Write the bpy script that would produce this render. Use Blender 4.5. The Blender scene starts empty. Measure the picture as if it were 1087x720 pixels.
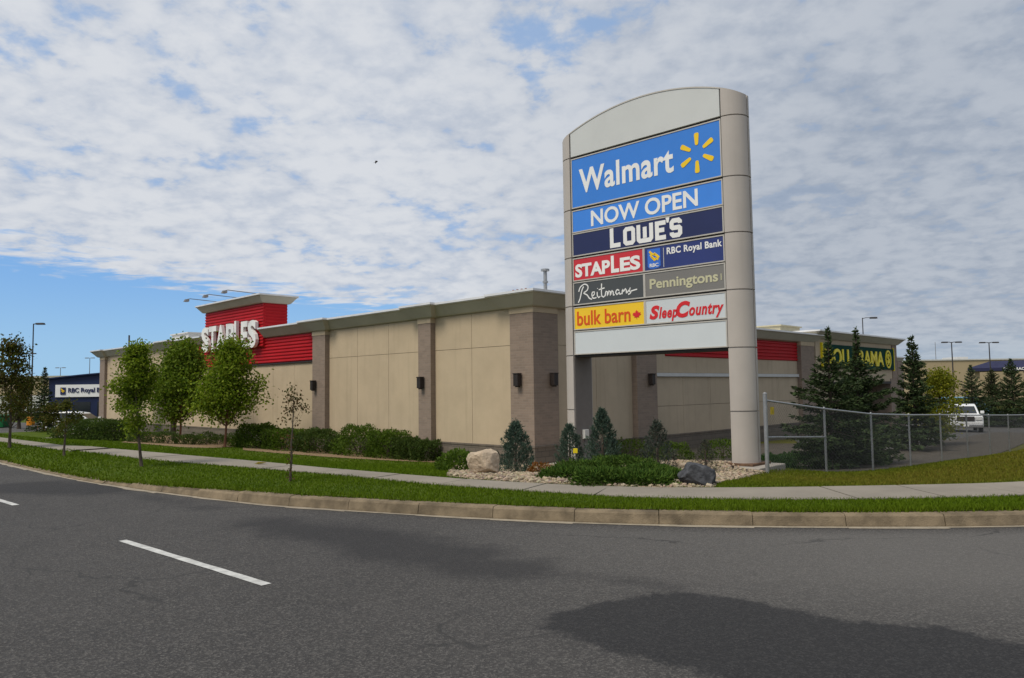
import bpy, bmesh, math, random
import numpy as np
from mathutils import Vector, Matrix
R_ = math.radians
rng = np.random.default_rng(7)
random.seed(7)
S = bpy.context.scene
COL = S.collection

# ------------------------------------------------------------------ camera
FPX, PW, PH = 800.0, 1087.0, 720.0
EYE = np.array([0, 0, 1.6])
PITCH, ROLL = math.atan(53/800), 0.0137
fw = np.array([0, math.cos(PITCH), math.sin(PITCH)])
up0 = np.array([0, -math.sin(PITCH), math.cos(PITCH)])
r0 = np.array([1.0, 0, 0])
rt = math.cos(ROLL)*r0 - math.sin(ROLL)*up0
upv = math.cos(ROLL)*up0 + math.sin(ROLL)*r0
cam = bpy.data.cameras.new('camera')
cam.sensor_width = 36
cam.lens = FPX/PW*36
cam.clip_end = 6000
camo = bpy.data.objects.new('camera', cam)
COL.objects.link(camo)
camo.matrix_world = Matrix(((rt[0], upv[0], -fw[0], EYE[0]), (rt[1], upv[1], -fw[1], EYE[1]), (rt[2], upv[2], -fw[2], EYE[2]), (0, 0, 0, 1)))
S.camera = camo

# ------------------------------------------------------------------ sun, sky, exposure
SUN_EL, SUN_DIR = R_(53), (-0.74, -0.67)
sd = Vector((SUN_DIR[0], SUN_DIR[1], 0)).normalized()*math.cos(SUN_EL) + Vector((0, 0, math.sin(SUN_EL)))
sun = bpy.data.lights.new('sun', 'SUN')
sun.energy = 2.2
sun.angle = R_(22)
sun.color = (1.0, 0.92, 0.79)
suno = bpy.data.objects.new('sun', sun)
suno.rotation_euler = sd.to_track_quat('Z', 'Y').to_euler()
suno.location = (-30, -20, 40)
COL.objects.link(suno)
S.view_settings.view_transform = 'Standard'
S.view_settings.look = 'None'
S.view_settings.gamma = 1
S.view_settings.exposure = 0.22
S.view_settings.use_curve_mapping = False

wd = bpy.data.worlds.new('World')
S.world = wd
wd.use_nodes = True
nt = wd.node_tree
nt.nodes.clear()
class NB:
    """tiny node-tree helper"""
    def __init__(s, t): s.t = t
    def n(s, ty, **kw):
        o = s.t.nodes.new(ty)
        ins = kw.pop('ins', {})
        for k, v in kw.items(): setattr(o, k, v)
        for k, v in ins.items():
            if hasattr(v, 'is_output'): s.t.links.new(v, o.inputs[k])
            else: o.inputs[k].default_value = v
        return o
    def m(s, op, a, b=0.0, c=None):
        o = s.n('ShaderNodeMath', operation=op)
        for i, v in enumerate((a, b) if c is None else (a, b, c)):
            if hasattr(v, 'is_output'): s.t.links.new(v, o.inputs[i])
            else: o.inputs[i].default_value = v
        return o.outputs[0]
    def step(s, v, a, b):
        o = s.n('ShaderNodeMapRange', interpolation_type='SMOOTHSTEP', ins={0: v, 1: a, 2: b})
        return o.outputs[0]
    def mix(s, f, a, b, blend='MIX'):
        o = s.n('ShaderNodeMix', data_type='RGBA', blend_type=blend)
        for i, v in ((0, f), (6, a), (7, b)):
            if hasattr(v, 'is_output'): s.t.links.new(v, o.inputs[i])
            else: o.inputs[i].default_value = v if i == 0 else (*v[:3], 1)
        return o.outputs[2]
    def noise(s, vec, scale, detail=4, rough=.5, dist=0.0):
        o = s.n('ShaderNodeTexNoise', ins={'Scale': scale, 'Detail': detail, 'Roughness': rough, 'Distortion': dist})
        s.t.links.new(vec, o.inputs['Vector'])
        return o.outputs[0]
    def mapping(s, vec, sc=(1, 1, 1), loc=(0, 0, 0), rot=(0, 0, 0)):
        o = s.n('ShaderNodeMapping', ins={'Scale': sc, 'Location': loc, 'Rotation': rot})
        s.t.links.new(vec, o.inputs[0])
        return o.outputs[0]
B = NB(nt)
sky = B.n('ShaderNodeTexSky', sky_type='NISHITA', sun_disc=False, sun_elevation=SUN_EL, sun_rotation=math.atan2(sd.x, sd.y), altitude=500, air_density=1.0, dust_density=0.6, ozone_density=1.6)
tc = B.n('ShaderNodeTexCoord').outputs['Generated']
sep = B.n('ShaderNodeSeparateXYZ', ins={0: tc})
zc = B.m('MAXIMUM', sep.outputs[2], 0.022)
px_ = B.m('DIVIDE', sep.outputs[0], zc)
py_ = B.m('DIVIDE', sep.outputs[1], zc)
pv = B.n('ShaderNodeCombineXYZ', ins={0: px_, 1: py_, 2: 0.0}).outputs[0]
zq = B.m('ADD', zc, 0.22)
qv = B.n('ShaderNodeCombineXYZ', ins={0: B.m('DIVIDE', sep.outputs[0], zq), 1: B.m('DIVIDE', sep.outputs[1], zq), 2: 0.0}).outputs[0]
big = B.noise(B.mapping(pv, (.30, .30, 1), (3.1, 1.7, 0)), 1.0, 3, .5)
cells = B.n('ShaderNodeTexVoronoi', feature='SMOOTH_F1', ins={'Scale': 15.0, 'Smoothness': 1.0, 'Randomness': 1.0})
wq = B.n('ShaderNodeTexNoise', ins={'Scale': 9.0, 'Detail': 4.0, 'Roughness': .55})
nt.links.new(qv, wq.inputs['Vector'])
wa = B.n('ShaderNodeVectorMath', operation='MULTIPLY_ADD')
nt.links.new(wq.outputs[1], wa.inputs[0]); wa.inputs[1].default_value = (.13, .13, 0); nt.links.new(qv, wa.inputs[2])
nt.links.new(wa.outputs[0], cells.inputs['Vector'])
cell = B.m('SUBTRACT', 1.0, B.m('MULTIPLY', cells.outputs[0], 1.25))
puff = B.noise(B.mapping(qv, (1, 1, 1), (0.4, 7.3, 0), (0, 0, .5)), 11.5, 5, .56, .3)
fine = B.noise(B.mapping(qv, (1.0, 1.0, 1), (9.4, 2.3, 0)), 30.0, 4, .6, .2)
wave = B.noise(B.mapping(qv, (.9, 1.5, 1), (5.4, 1.3, 0), (0, 0, .25)), 2.6, 4, .5, .4)
pfar = B.noise(B.mapping(pv, (1.0, 1.15, 1), (0.4, 7.3, 0), (0, 0, .5)), 2.6, 5, .58, .5)
# edge of the cloud sheet low on the left
edge = B.m('ADD', B.m('MULTIPLY', px_, -0.89), B.m('MULTIPLY', py_, 0.455))
edge = B.m('ADD', edge, B.m('MULTIPLY', B.m('SUBTRACT', big, .5), 2.6))
edge = B.m('ADD', edge, B.m('MULTIPLY', B.m('SUBTRACT', pfar, .5), 5.0))
cover = B.m('SUBTRACT', 1.0, B.step(edge, 4.6, 6.0))
dens = B.m('ADD', B.m('MULTIPLY', puff, .40), B.m('ADD', B.m('MULTIPLY', fine, .18), B.m('ADD', B.m('MULTIPLY', cell, .18), B.m('MULTIPLY', wave, .34))))
alpha = B.m('ADD', .46, B.m('MULTIPLY', B.step(B.m('ADD', dens, B.m('MULTIPLY', B.m('SUBTRACT', B.noise(B.mapping(qv, (1, 1, 1), (2.7, 4.1, 0)), 3.0, 3, .5), .5), .42)), .35, .49), .52))
rightw = B.step(B.m('ADD', px_, B.m('MULTIPLY', py_, .02)), -.6, 1.6)
alpha = B.m('MAXIMUM', alpha, B.m('MULTIPLY', rightw, .90))
alpha = B.m('MULTIPLY', alpha, cover)
lum = B.step(dens, .37, .65)
cl_dark = B.mix(rightw, (4.3, 4.75, 5.55), (2.75, 3.2, 3.95))
cl_lite = B.mix(rightw, (5.95, 6.15, 6.5), (4.05, 4.4, 4.95))
cloud = B.mix(lum, cl_dark, cl_lite)
skyc = B.mix(.75, sky.outputs[0], (1.55, 3.6, 7.1))
hor = B.m('SUBTRACT', 1.0, B.step(sep.outputs[2], .0, .16))
skyc = B.mix(B.m('MULTIPLY', hor, .70), skyc, (3.2, 5.3, 7.0))
out = B.mix(alpha, skyc, cloud)
lowhaze = B.m('SUBTRACT', 1.0, B.step(sep.outputs[2], .0, .075))
out = B.mix(B.m('MULTIPLY', lowhaze, B.m('MULTIPLY', rightw, .55)), out, (3.7, 4.6, 5.4))
bg = B.n('ShaderNodeBackground', ins={'Strength': 0.1})
nt.links.new(out, bg.inputs[0])
wo = B.n('ShaderNodeOutputWorld')
nt.links.new(bg.outputs[0], wo.inputs[0])

# ------------------------------------------------------------------ helpers
def ray(x, y): return fw + rt*(x-PW/2)/FPX - upv*(y-PH/2)/FPX
def atz(x, y, z):
    d = ray(x, y)
    return EYE + d*((z-1.6)/d[2])
def V3(p): return Vector((float(p[0]), float(p[1]), float(p[2])))

class Frame:
    """local axes: x right, y depth (away), z up"""
    def __init__(s, o, x, y): s.o = np.array(o, float); s.x = np.array(x, float); s.y = np.array(y, float); s.z = np.array([0, 0, 1.0])
    def p(s, a, b, c): return tuple(s.o + s.x*a + s.y*b + s.z*c)
WORLD = Frame((0, 0, 0), (1, 0, 0), (0, 1, 0))
def turned(o, ang): return Frame(o, (math.cos(ang), math.sin(ang), 0), (-math.sin(ang), math.cos(ang), 0))

def uvs(me):
    uv = me.uv_layers.new(name='UVMap').data
    for p in me.polygons:
        n = p.normal
        if abs(n.z) > .75:
            for li in p.loop_indices:
                c = me.vertices[me.loops[li].vertex_index].co
                uv[li].uv = (c.x, c.y)
        else:
            t = Vector((-n.y, n.x, 0)).normalized()
            for li in p.loop_indices:
                c = me.vertices[me.loops[li].vertex_index].co
                uv[li].uv = (c.x*t.x + c.y*t.y, c.z)

class MB:
    def __init__(s): s.v = []; s.f = []
    def add(s, vs, fs):
        k = len(s.v)
        s.v += [tuple(v) for v in vs]
        s.f += [tuple(i+k for i in f) for f in fs]
        return s
    def box(s, F, a0, a1, b0, b1, c0, c1):
        P = [F.p(a, b, c) for c in (c0, c1) for a, b in ((a0, b0), (a1, b0), (a1, b1), (a0, b1))]
        return s.add(P, [(0, 3, 2, 1), (4, 5, 6, 7), (0, 1, 5, 4), (1, 2, 6, 5), (2, 3, 7, 6), (3, 0, 4, 7)])
    def loft(s, rings, closed=True, cap=True):
        n = len(rings[0]); vs = [p for r in rings for p in r]; fs = []
        for i in range(len(rings)-1):
            for j in range(n if closed else n-1):
                k = (j+1) % n
                fs.append((i*n+j, i*n+k, (i+1)*n+k, (i+1)*n+j))
        if cap and closed:
            fs.append(tuple(reversed(range(n)))); fs.append(tuple((len(rings)-1)*n+j for j in range(n)))
        return s.add(vs, fs)
    def prism(s, F, poly, b0, b1):
        """poly of (x,z) extruded along depth"""
        return s.loft([[F.p(x, b0, z) for x, z in poly], [F.p(x, b1, z) for x, z in poly]])
    def tube(s, pts, rad, n=8):
        pts = [np.array(p, float) for p in pts]
        if not hasattr(rad, '__len__'): rad = [rad]*len(pts)
        rings = []
        for i, p in enumerate(pts):
            d = pts[min(i+1, len(pts)-1)] - pts[max(i-1, 0)]
            d = d/(np.linalg.norm(d)+1e-9)
            a = np.cross(d, [0, 0, 1.0] if abs(d[2]) < .9 else [1.0, 0, 0]); a /= np.linalg.norm(a)
            b = np.cross(d, a)
            rings.append([tuple(p + rad[i]*(a*math.cos(2*math.pi*k/n) + b*math.sin(2*math.pi*k/n))) for k in range(n)])
        return s.loft(rings)
    def build(s, name, mat, parent=None, smooth=False, bevel=0.0, kind=None, uv=True, label=None):
        me = bpy.data.meshes.new(name)
        off = np.array(base_of(parent))
        me.from_pydata([tuple(np.array(v)-off) for v in s.v], [], s.f)
        me.update()
        bm = bmesh.new(); bm.from_mesh(me)
        bmesh.ops.recalc_face_normals(bm, faces=bm.faces)
        bm.to_mesh(me); bm.free(); me.update()
        if uv: uvs(me)
        if smooth:
            me.polygons.foreach_set('use_smooth', [True]*len(me.polygons))
            try: me.set_sharp_from_angle(angle=R_(38))
            except Exception: pass
        me.materials.append(mat)
        o = bpy.data.objects.new(name, me)
        COL.objects.link(o)
        if parent: o.parent = parent
        if bevel:
            b = o.modifiers.new('bevel', 'BEVEL'); b.width = bevel; b.segments = 2; b.limit_method = 'ANGLE'
        if kind: o['kind'] = kind
        if label: o['label'] = label
        return o
def base_of(o):
    v = Vector((0, 0, 0))
    while o is not None:
        v = v + o.location; o = o.parent
    return v
def tag(o, label, cat, group=None):
    o['label'] = label; o['category'] = cat
    if group: o['group'] = group
    return o
def thing(name, loc, label, cat, group=None):
    o = bpy.data.objects.new(name, None); o.empty_display_size = .2
    COL.objects.link(o); o.location = V3(loc)
    return tag(o, label, cat, group)
def copy_tree(o, loc, rz=0.0, sc=1.0, parent=None):
    c = o.copy(); COL.objects.link(c)
    if parent: c.parent = parent
    else:
        c.location = V3(loc); c.rotation_euler = (0, 0, rz); c.scale = (sc, sc, sc) if not hasattr(sc, '__len__') else sc
    for ch in o.children: copy_tree(ch, None, parent=c)
    return c

# ------------------------------------------------------------------ materials
MATS = {}
def mk(name, col, rough=.7, var=.12, vs=2.0, bump=0.0, bs=60.0, spec=.3, metal=0.0, streak=0.0, stretch=(1, 1, 1), extra=None):
    if name in MATS: return MATS[name]
    m = bpy.data.materials.new(name); m.use_nodes = True
    t = m.node_tree; b = NB(t); P = t.nodes['Principled BSDF']
    oc = b.n('ShaderNodeTexCoord').outputs['Object']
    c0 = tuple(max(0, c*(1-var)) for c in col); c1 = tuple(min(1, c*(1+var)) for c in col)
    f = b.step(b.noise(b.mapping(oc, stretch), vs, 6, .62), .3, .7)
    cc = b.mix(f, c0, c1)
    if streak:
        g = b.step(b.noise(b.mapping(oc, (1.3, 1.3, .07)), 3.0, 5, .6), .5, .8)
        cc = b.mix(b.m('MULTIPLY', g, streak), cc, tuple(c*.55 for c in col))
    if extra: cc = extra(b, oc, cc)
    t.links.new(cc, P.inputs['Base Color'])
    P.inputs['Roughness'].default_value = rough
    P.inputs['Metallic'].default_value = metal
    P.inputs['Specular IOR Level'].default_value = spec
    if bump:
        bn = b.n('ShaderNodeBump', ins={'Strength': bump, 'Distance': .02, 'Height': b.noise(oc, bs, 5, .6)})
        t.links.new(bn.outputs[0], P.inputs['Normal'])
    MATS[name] = m
    return m
def brick(name, c1, c2, mort, w, h, ms, bump=.4, rough=.85):
    m = bpy.data.materials.new(name); m.use_nodes = True
    t = m.node_tree; b = NB(t); P = t.nodes['Principled BSDF']
    uv = b.n('ShaderNodeTexCoord').outputs['UV']
    br = b.n('ShaderNodeTexBrick', ins={'Color1': (*c1, 1), 'Color2': (*c2, 1), 'Mortar': (*mort, 1), 'Scale': 1.0, 'Mortar Size': ms, 'Mortar Smooth': .2, 'Brick Width': w, 'Row Height': h, 'Bias': 0.0})
    t.links.new(uv, br.inputs[0])
    n1 = b.noise(uv, 3.0, 6, .65)
    cc = b.mix(b.m('MULTIPLY', b.step(n1, .35, .75), .35), br.outputs[0], tuple(c*.7 for c in c1))
    t.links.new(cc, P.inputs['Base Color'])
    P.inputs['Roughness'].default_value = rough
    hgt = b.m('SUBTRACT', b.m('MULTIPLY', b.noise(uv, 45, 4, .6), .4), br.outputs[1])
    bn = b.n('ShaderNodeBump', ins={'Strength': bump, 'Distance': .01, 'Height': hgt})
    t.links.new(bn.outputs[0], P.inputs['Normal'])
    return m
def foliage(name, transl=.25, rough=.6):
    m = bpy.data.materials.new(name); m.use_nodes = True
    t = m.node_tree; b = NB(t); P = t.nodes['Principled BSDF']
    a = b.n('ShaderNodeAttribute', attribute_name='col').outputs[0]
    t.links.new(a, P.inputs['Base Color'])
    P.inputs['Roughness'].default_value = rough
    P.inputs['Specular IOR Level'].default_value = .10
    tr = b.n('ShaderNodeBsdfTranslucent')
    t.links.new(b.mix(1.0, a, (1.0, 1.05, .6), 'MULTIPLY'), tr.inputs[0])
    ms = b.n('ShaderNodeMixShader', ins={0: transl})
    t.links.new(P.outputs[0], ms.inputs[1]); t.links.new(tr.outputs[0], ms.inputs[2])
    t.links.new(ms.outputs[0], t.nodes['Material Output'].inputs[0])
    return m
M_LEAF = foliage('leaf', .42)
M_NEEDLE = foliage('needle', .08, .7)
M_BLADE = foliage('grass_blade', .3, .7)
M_STONE = foliage('bed_stone', 0.0, .9)
M_BARK = mk('bark', (.09, .07, .055), .9, .35, 14, .6, 40, stretch=(1, 1, .3))
M_REDBARK = mk('red_bark', (.16, .075, .045), .85, .3, 14, .5, 40, stretch=(1, 1, .3))
M_CONC = mk('concrete', (.34, .31, .27), .9, .14, 1.6, .35, 120)
M_WALK = mk('walk_concrete', (.25, .222, .182), .9, .12, .9, .3, 140)
M_KERB = mk('kerb_concrete', (.19, .148, .095), .92, .40, 3.0, .6, 70, streak=.3)
M_SAND = mk('gutter_grit', (.30, .26, .20), .95, .2, 5, .4, 90)
M_BEIGE = mk('stucco_beige', (.48, .385, .265), .9, .06, .7, .35, 160, streak=.26)
M_TAUPE = mk('stucco_taupe', (.46, .375, .27), .9, .06, .7, .35, 160, streak=.26)
M_SEAM = mk('joint_shadow_sealant', (.20, .16, .12), .9, .1)
M_BRICK = brick('tan_brick', (.265, .20, .155), (.215, .163, .126), (.25, .205, .17), .29, .09, .008)
M_STONE_BASE = brick('split_block', (.165, .135, .105), (.125, .103, .082), (.09, .078, .065), .40, .20, .012, .8)
M_CORN = mk('cornice_paint', (.42, .40, .325), .75, .07, .8, .1, 80, streak=.12)
M_FLASH = mk('cap_flashing', (.72, .71, .70), .45, .06, 2, metal=.3)
M_RED = mk('red_siding', (.43, .010, .016), .55, .07, .8, spec=.2, streak=.08)
M_WHITE = mk('white_letter', (.80, .80, .78), .5, .03, 2)
M_DARK = mk('dark_bronze', (.028, .022, .02), .5, .2, 4)
M_ROOF = mk('roof_membrane', (.30, .30, .29), .9, .1, .5)
M_STRIP = mk('light_strip', (.55, .55, .53), .6, .05, 2)
M_SIGNGREY = mk('sign_cladding', (.44, .40, .36), .5, .05, .8, spec=.4, streak=.22)
M_SIGNTOP = mk('sign_top_panel', (.56, .575, .56), .5, .03, 1)
M_SIGNDARK = mk('sign_gap', (.03, .028, .027), .7, .1)
M_ALU = mk('aluminium_trim', (.50, .47, .42), .45, .05, 3, metal=.2)
M_PWHITE = mk('blank_white_face', (.58, .615, .625), .25, .02, 1, spec=.5)
M_SKYB = mk('sky_blue_face', (.036, .205, .66), .3, .03, 1.2, spec=.5)
M_MIDB = mk('mid_blue_face', (.045, .23, .74), .3, .03, 1.2, spec=.5)
M_NAVY = mk('navy_face', (.012, .018, .085), .3, .06, 1.2, spec=.5)
M_ROYAL = mk('royal_face', (.022, .035, .165), .3, .06, 1.2, spec=.5)
M_SRED = mk('red_face', (.56, .022, .03), .3, .03, 1.2, spec=.5)
M_CHAR = mk('charcoal_face', (.062, .066, .066), .35, .05, 1.2, spec=.5)
M_TGREY = mk('warm_grey_face', (.19, .18, .165), .35, .04, 1.2, spec=.5)
M_YEL = mk('yellow_face', (.86, .55, .012), .3, .03, 1.2, spec=.5)
M_SPARK = mk('yellow_mark', (.88, .58, .02), .4, .03, 2)
M_REDT = mk('red_mark', (.62, .022, .028), .4, .03, 2)
M_ORANGET = mk('orange_red_mark', (.66, .09, .012), .4, .03, 2)
M_CREAM = mk('pale_olive_mark', (.52, .50, .33), .5, .03, 2)
M_SHIELD = mk('shield_blue', (.045, .16, .60), .35, .04, 2)
M_GALV = mk('galvanised_steel', (.34, .345, .35), .42, .12, 9, metal=.6)
M_WIRE = mk('galvanised_wire', (.10, .104, .108), .55, .15, 4, metal=.4)
M_POLE = mk('lamp_pole_paint', (.045, .04, .04), .5, .15, 3)
M_POLEG = mk('grey_pole_paint', (.16, .16, .165), .5, .15, 3)
M_GLASS = mk('dark_glass', (.02, .025, .03), .08, .1, 1, spec=.6)
M_CARW = mk('white_car_paint', (.72, .73, .74), .25, .03, 1, spec=.6)
M_TYRE = mk('tyre_rubber', (.02, .02, .02), .85, .2, 8)
M_CHROME = mk('chrome_trim', (.5, .5, .52), .2, .05, 3, metal=.9)
M_LAMPW = mk('headlight_lens', (.65, .66, .66), .15, .05, 3, spec=.7)
M_NAVYW = mk('navy_cladding', (.010, .018, .062), .5, .12, .6, streak=.1)
M_TAN = mk('tan_wall', (.40, .32, .20), .9, .06, .2)
M_GREEN = mk('dark_green_face', (.005, .045, .034), .8, .08, 1, spec=.1)
M_DYEL = mk('bright_yellow_letter', (.82, .68, .02), .4, .04, 2)
M_ORANGE = mk('orange_paint', (.62, .22, .01), .6, .15, 4)
M_GBIN = mk('green_bin_paint', (.008, .13, .04), .5, .15, 3)
M_LBLUE = mk('pale_blue_paint', (.16, .36, .50), .3, .05, 2, spec=.5)

def grass_ground():
    m = bpy.data.materials.new('lawn_soil'); m.use_nodes = True
    t = m.node_tree; b = NB(t); P = t.nodes['Principled BSDF']
    oc = b.n('ShaderNodeTexCoord').outputs['Object']
    a = b.noise(oc, 1.1, 6, .65); c = b.noise(oc, 24, 5, .7)
    cc = b.mix(b.step(a, .35, .65), (.046, .084, .005), (.072, .112, .008))
    cc = b.mix(b.step(c, .45, .75), cc, (.10, .10, .022))
    dry = b.n('ShaderNodeAttribute', attribute_name='dry').outputs[2]
    cc = b.mix(b.m('MULTIPLY', dry, .8), cc, (.125, .105, .022))
    t.links.new(cc, P.inputs['Base Color'])
    P.inputs['Roughness'].default_value = .95
    P.inputs['Specular IOR Level'].default_value = .1
    bn = b.n('ShaderNodeBump', ins={'Strength': .6, 'Distance': .03, 'Height': b.noise(oc, 60, 5, .7)})
    t.links.new(bn.outputs[0], P.inputs['Normal'])
    return m
def asphalt_road():
    m = bpy.data.materials.new('road_asphalt'); m.use_nodes = True
    t = m.node_tree; b = NB(t); P = t.nodes['Principled BSDF']
    oc = b.n('ShaderNodeTexCoord').outputs['Object']
    sp = b.n('ShaderNodeTexVoronoi', ins={'Scale': 80.0, 'Randomness': 1.0}); t.links.new(oc, sp.inputs['Vector'])
    sc = b.n('ShaderNodeSeparateColor'); t.links.new(sp.outputs['Color'], sc.inputs[0])
    agg = b.m('POWER', sc.outputs[0], 2.6)
    big = b.noise(oc, .35, 5, .6); mid = b.noise(oc, 2.4, 6, .65); fn = b.noise(oc, 260, 3, .6)
    base = b.mix(b.step(big, .3, .7), (.042, .040, .039), (.058, .055, .053))
    base = b.mix(b.m('MULTIPLY', b.step(mid, .35, .75), .35), base, (.032, .032, .033))
    light = b.n('ShaderNodeAttribute', attribute_name='worn').outputs[2]
    base = b.mix(light, base, (.128, .121, .112))
    base = b.mix(b.m('MULTIPLY', agg, .52), base, (.205, .193, .178))
    base = b.mix(b.m('MULTIPLY', b.step(fn, .45, .7), .5), base, (.035, .035, .036))
    # soft old stains and one fresh-tar patch, stored as distances on the mesh
    st = b.n('ShaderNodeAttribute', attribute_name='stain').outputs[2]
    stn = b.m('ADD', st, b.m('MULTIPLY', b.m('SUBTRACT', b.noise(oc, 1.7, 6, .65), .5), .9))
    base = b.mix(b.m('MULTIPLY', b.step(stn, .25, -.30), .62), base, (.020, .020, .022))
    pt = b.n('ShaderNodeAttribute', attribute_name='patch').outputs[2]
    ptn = b.m('ADD', pt, b.m('MULTIPLY', b.m('SUBTRACT', b.noise(oc, 4.5, 9, .75), .5), .45))
    tar = b.mix(b.m('MULTIPLY', agg, .25), (.020, .020, .0215), (.09, .09, .09))
    base = b.mix(b.m('MULTIPLY', b.step(ptn, .06, -.05), .86), base, tar)
    # thin tarred cracks
    vc = b.n('ShaderNodeTexVoronoi', feature='DISTANCE_TO_EDGE', ins={'Scale': .33}); 
    wv = b.n('ShaderNodeVectorMath', operation='ADD'); t.links.new(oc, wv.inputs[0])
    nz = b.n('ShaderNodeTexNoise', ins={'Scale': 1.3, 'Detail': 5.0}); t.links.new(oc, nz.inputs['Vector'])
    t.links.new(nz.outputs[1], wv.inputs[1]); t.links.new(wv.outputs[0], vc.inputs['Vector'])
    crack = b.m('MULTIPLY', b.step(vc.outputs[0], .009, .002), b.step(big, .46, .58))
    base = b.mix(b.m('MULTIPLY', crack, .6), base, (.03, .03, .03))
    t.links.new(base, P.inputs['Base Color'])
    P.inputs['Roughness'].default_value = .88
    P.inputs['Specular IOR Level'].default_value = .25
    bn = b.n('ShaderNodeBump', ins={'Strength': .55, 'Distance': .012, 'Height': b.m('ADD', sp.outputs[0], b.m('MULTIPLY', fn, .6))})
    t.links.new(bn.outputs[0], P.inputs['Normal'])
    return m
M_LAWN = grass_ground()
M_ROAD = asphalt_road()
M_LOT = mk('lot_asphalt', (.085, .081, .077), .9, .18, 1.2, .3, 90)
M_BED = mk('bed_grit', (.34, .27, .19), .95, .3, 9, .8, 40)
M_MULCH = mk('wood_mulch', (.24, .165, .095), .95, .35, 12, .9, 30)
M_SOIL = mk('grey_bed_soil', (.078, .067, .053), .95, .25, 4, .8, 30)
M_PAINT = mk('worn_white_paint', (.50, .50, .48), .8, .22, 7, .3, 90)

# ------------------------------------------------------------------ kerb line, terrain
AL = R_(45.2)
UL = np.array([-math.sin(AL), math.cos(AL), 0]); VR = np.array([math.cos(AL), math.sin(AL), 0])
def catmull(P, step):
    P = [np.array(p, float) for p in P]; P = [2*P[0]-P[1]] + P + [2*P[-1]-P[-2]]; out = []
    for i in range(1, len(P)-2):
        n = max(1, int(np.linalg.norm(P[i+1]-P[i])/step))
        for k in range(n):
            t = k/n; a, b, c, d = P[i-1:i+3]
            out.append(.5*((2*b)+(c-a)*t+(2*a-5*b+4*c-d)*t*t+(3*b-a-3*c+d)*t**3))
    out.append(P[-2]); return np.array(out)
KP = [(-85, 90), (-40, 45.2), (-24, 29.6), (-12.48, 18.4), (-7.74, 13.95), (-4.05, 11.19), (-2.6, 10.42), (-1.18, 9.8), (-.3, 9.45), (.71, 9.12), (1.89, 8.84), (3.7, 8.58), (5.68, 8.52), (7.6, 8.85), (9.5, 9.65), (11.5, 11.1), (14, 13.5), (20, 19.5), (70, 69.5)]
KERB = catmull(KP, .35)
KC = KERB[::2]
def sdist(x, y):
    x = np.asarray(x, float); y = np.asarray(y, float); sh = x.shape; x = x.ravel(); y = y.ravel(); out = np.empty_like(x)
    A = KC[:-1]; D = KC[1:]-KC[:-1]; L2 = (D**2).sum(1)
    for i in range(0, len(x), 20000):
        X = x[i:i+20000, None]; Y = y[i:i+20000, None]
        t = np.clip(((X-A[:, 0])*D[:, 0]+(Y-A[:, 1])*D[:, 1])/L2, 0, 1)
        dx = X-A[:, 0]-t*D[:, 0]; dy = Y-A[:, 1]-t*D[:, 1]; q = dx*dx+dy*dy; j = q.argmin(1); r = np.arange(len(j))
        out[i:i+20000] = np.sqrt(q[r, j])*np.sign(D[j, 0]*dy[r, j]-D[j, 1]*dx[r, j])
    return out.reshape(sh)
CB = np.array([.739, 26.58, 0.0])            # street corner of the long building
def W2(a, b): return CB + UL*a + VR*b
ctl = []
SWN = [(-68, 73.5), (-16.31, 24.1), (-12.16, 20.45), (-8.37, 17.03), (-5.45, 14.89), (-3.22, 13.29), (-1.24, 11.68), (.45, 10.64), (1.87, 9.93), (4.05, 9.57), (6.46, 9.70), (8.3, 10.3), (10.3, 11.7), (13, 14.3), (19, 20.2), (60, 61)]
SWF = [(-70, 76), (-17.86, 26.37), (-13.4, 22.52), (-9.39, 19.11), (-6.01, 16.42), (-3.45, 14.25), (-1.34, 12.65), (.15, 11.67), (2.05, 10.90), (4.34, 10.74), (7.2, 10.95), (9.0, 11.8), (10.9, 13.4), (12.2, 14.9), (18.2, 21.0), (59, 62)]
SWN, SWF = np.array(SWN), np.array(SWF)
for p in SWF[1:-1]: ctl.append((p[0], p[1], .15))
for a, z in ((0, -1.2), (5, -1.2), (10, -1.18), (16, -1.1), (22, -1.05), (30, -1.05), (38, -1.05), (46, -1.1)):
    p = W2(a, -.1); ctl.append((p[0], p[1], z))
for a, z in ((5, -.9), (10, -.85), (16, -.78), (22, -.74), (30, -.72), (38, -.75)):
    p = W2(a, -5); ctl.append((p[0], p[1], z))
for b, z in ((6, -1.15), (12, -1.2), (18, -1.25), (26, -1.35), (36, -1.5)):
    p = W2(-.1, b); ctl.append((p[0], p[1], z))
for p in ((4.75, 16.9, -.10), (1.6, 19.6, -.38), (.05, 15.45, -.1), (-.56, 14.0, .05), (2.8, 11.8, .1),
          (5.24, 15.72, -.22), (7.3, 17.8, -.47), (9.4, 19.9, -.69), (11.45, 22, -.82), (13.5, 24.1, -.92), (15.6, 26.1, -1.02), (17.7, 28.2, -1.12), (19.8, 30.2, -1.2),
          (12, 17, -.12), (14.2, 21.2, -.36), (17.5, 25, -.55), (21, 28.5, -.75), (28, 33, -.5), (12, 32, -1.2), (25, 42, -1.55), (31, 52, -1.75), (45, 60, -1.9), (60, 110, -2.4), (110, 140, -2.6), (20, 70, -1.9),
          (-30, 52, -1.15), (-36, 50, -1.0), (-42, 66, -1.0), (-40, 80, -1.15), (-70, 110, -1.3), (-30, 36, -.2), (-28, 41, -.7), (-200, 200, -1.5), (0, 200, -2), (200, 200, -2.8), (0, 60, -1.6)):
    ctl.append(p)
ctl = np.array(ctl)
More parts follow.
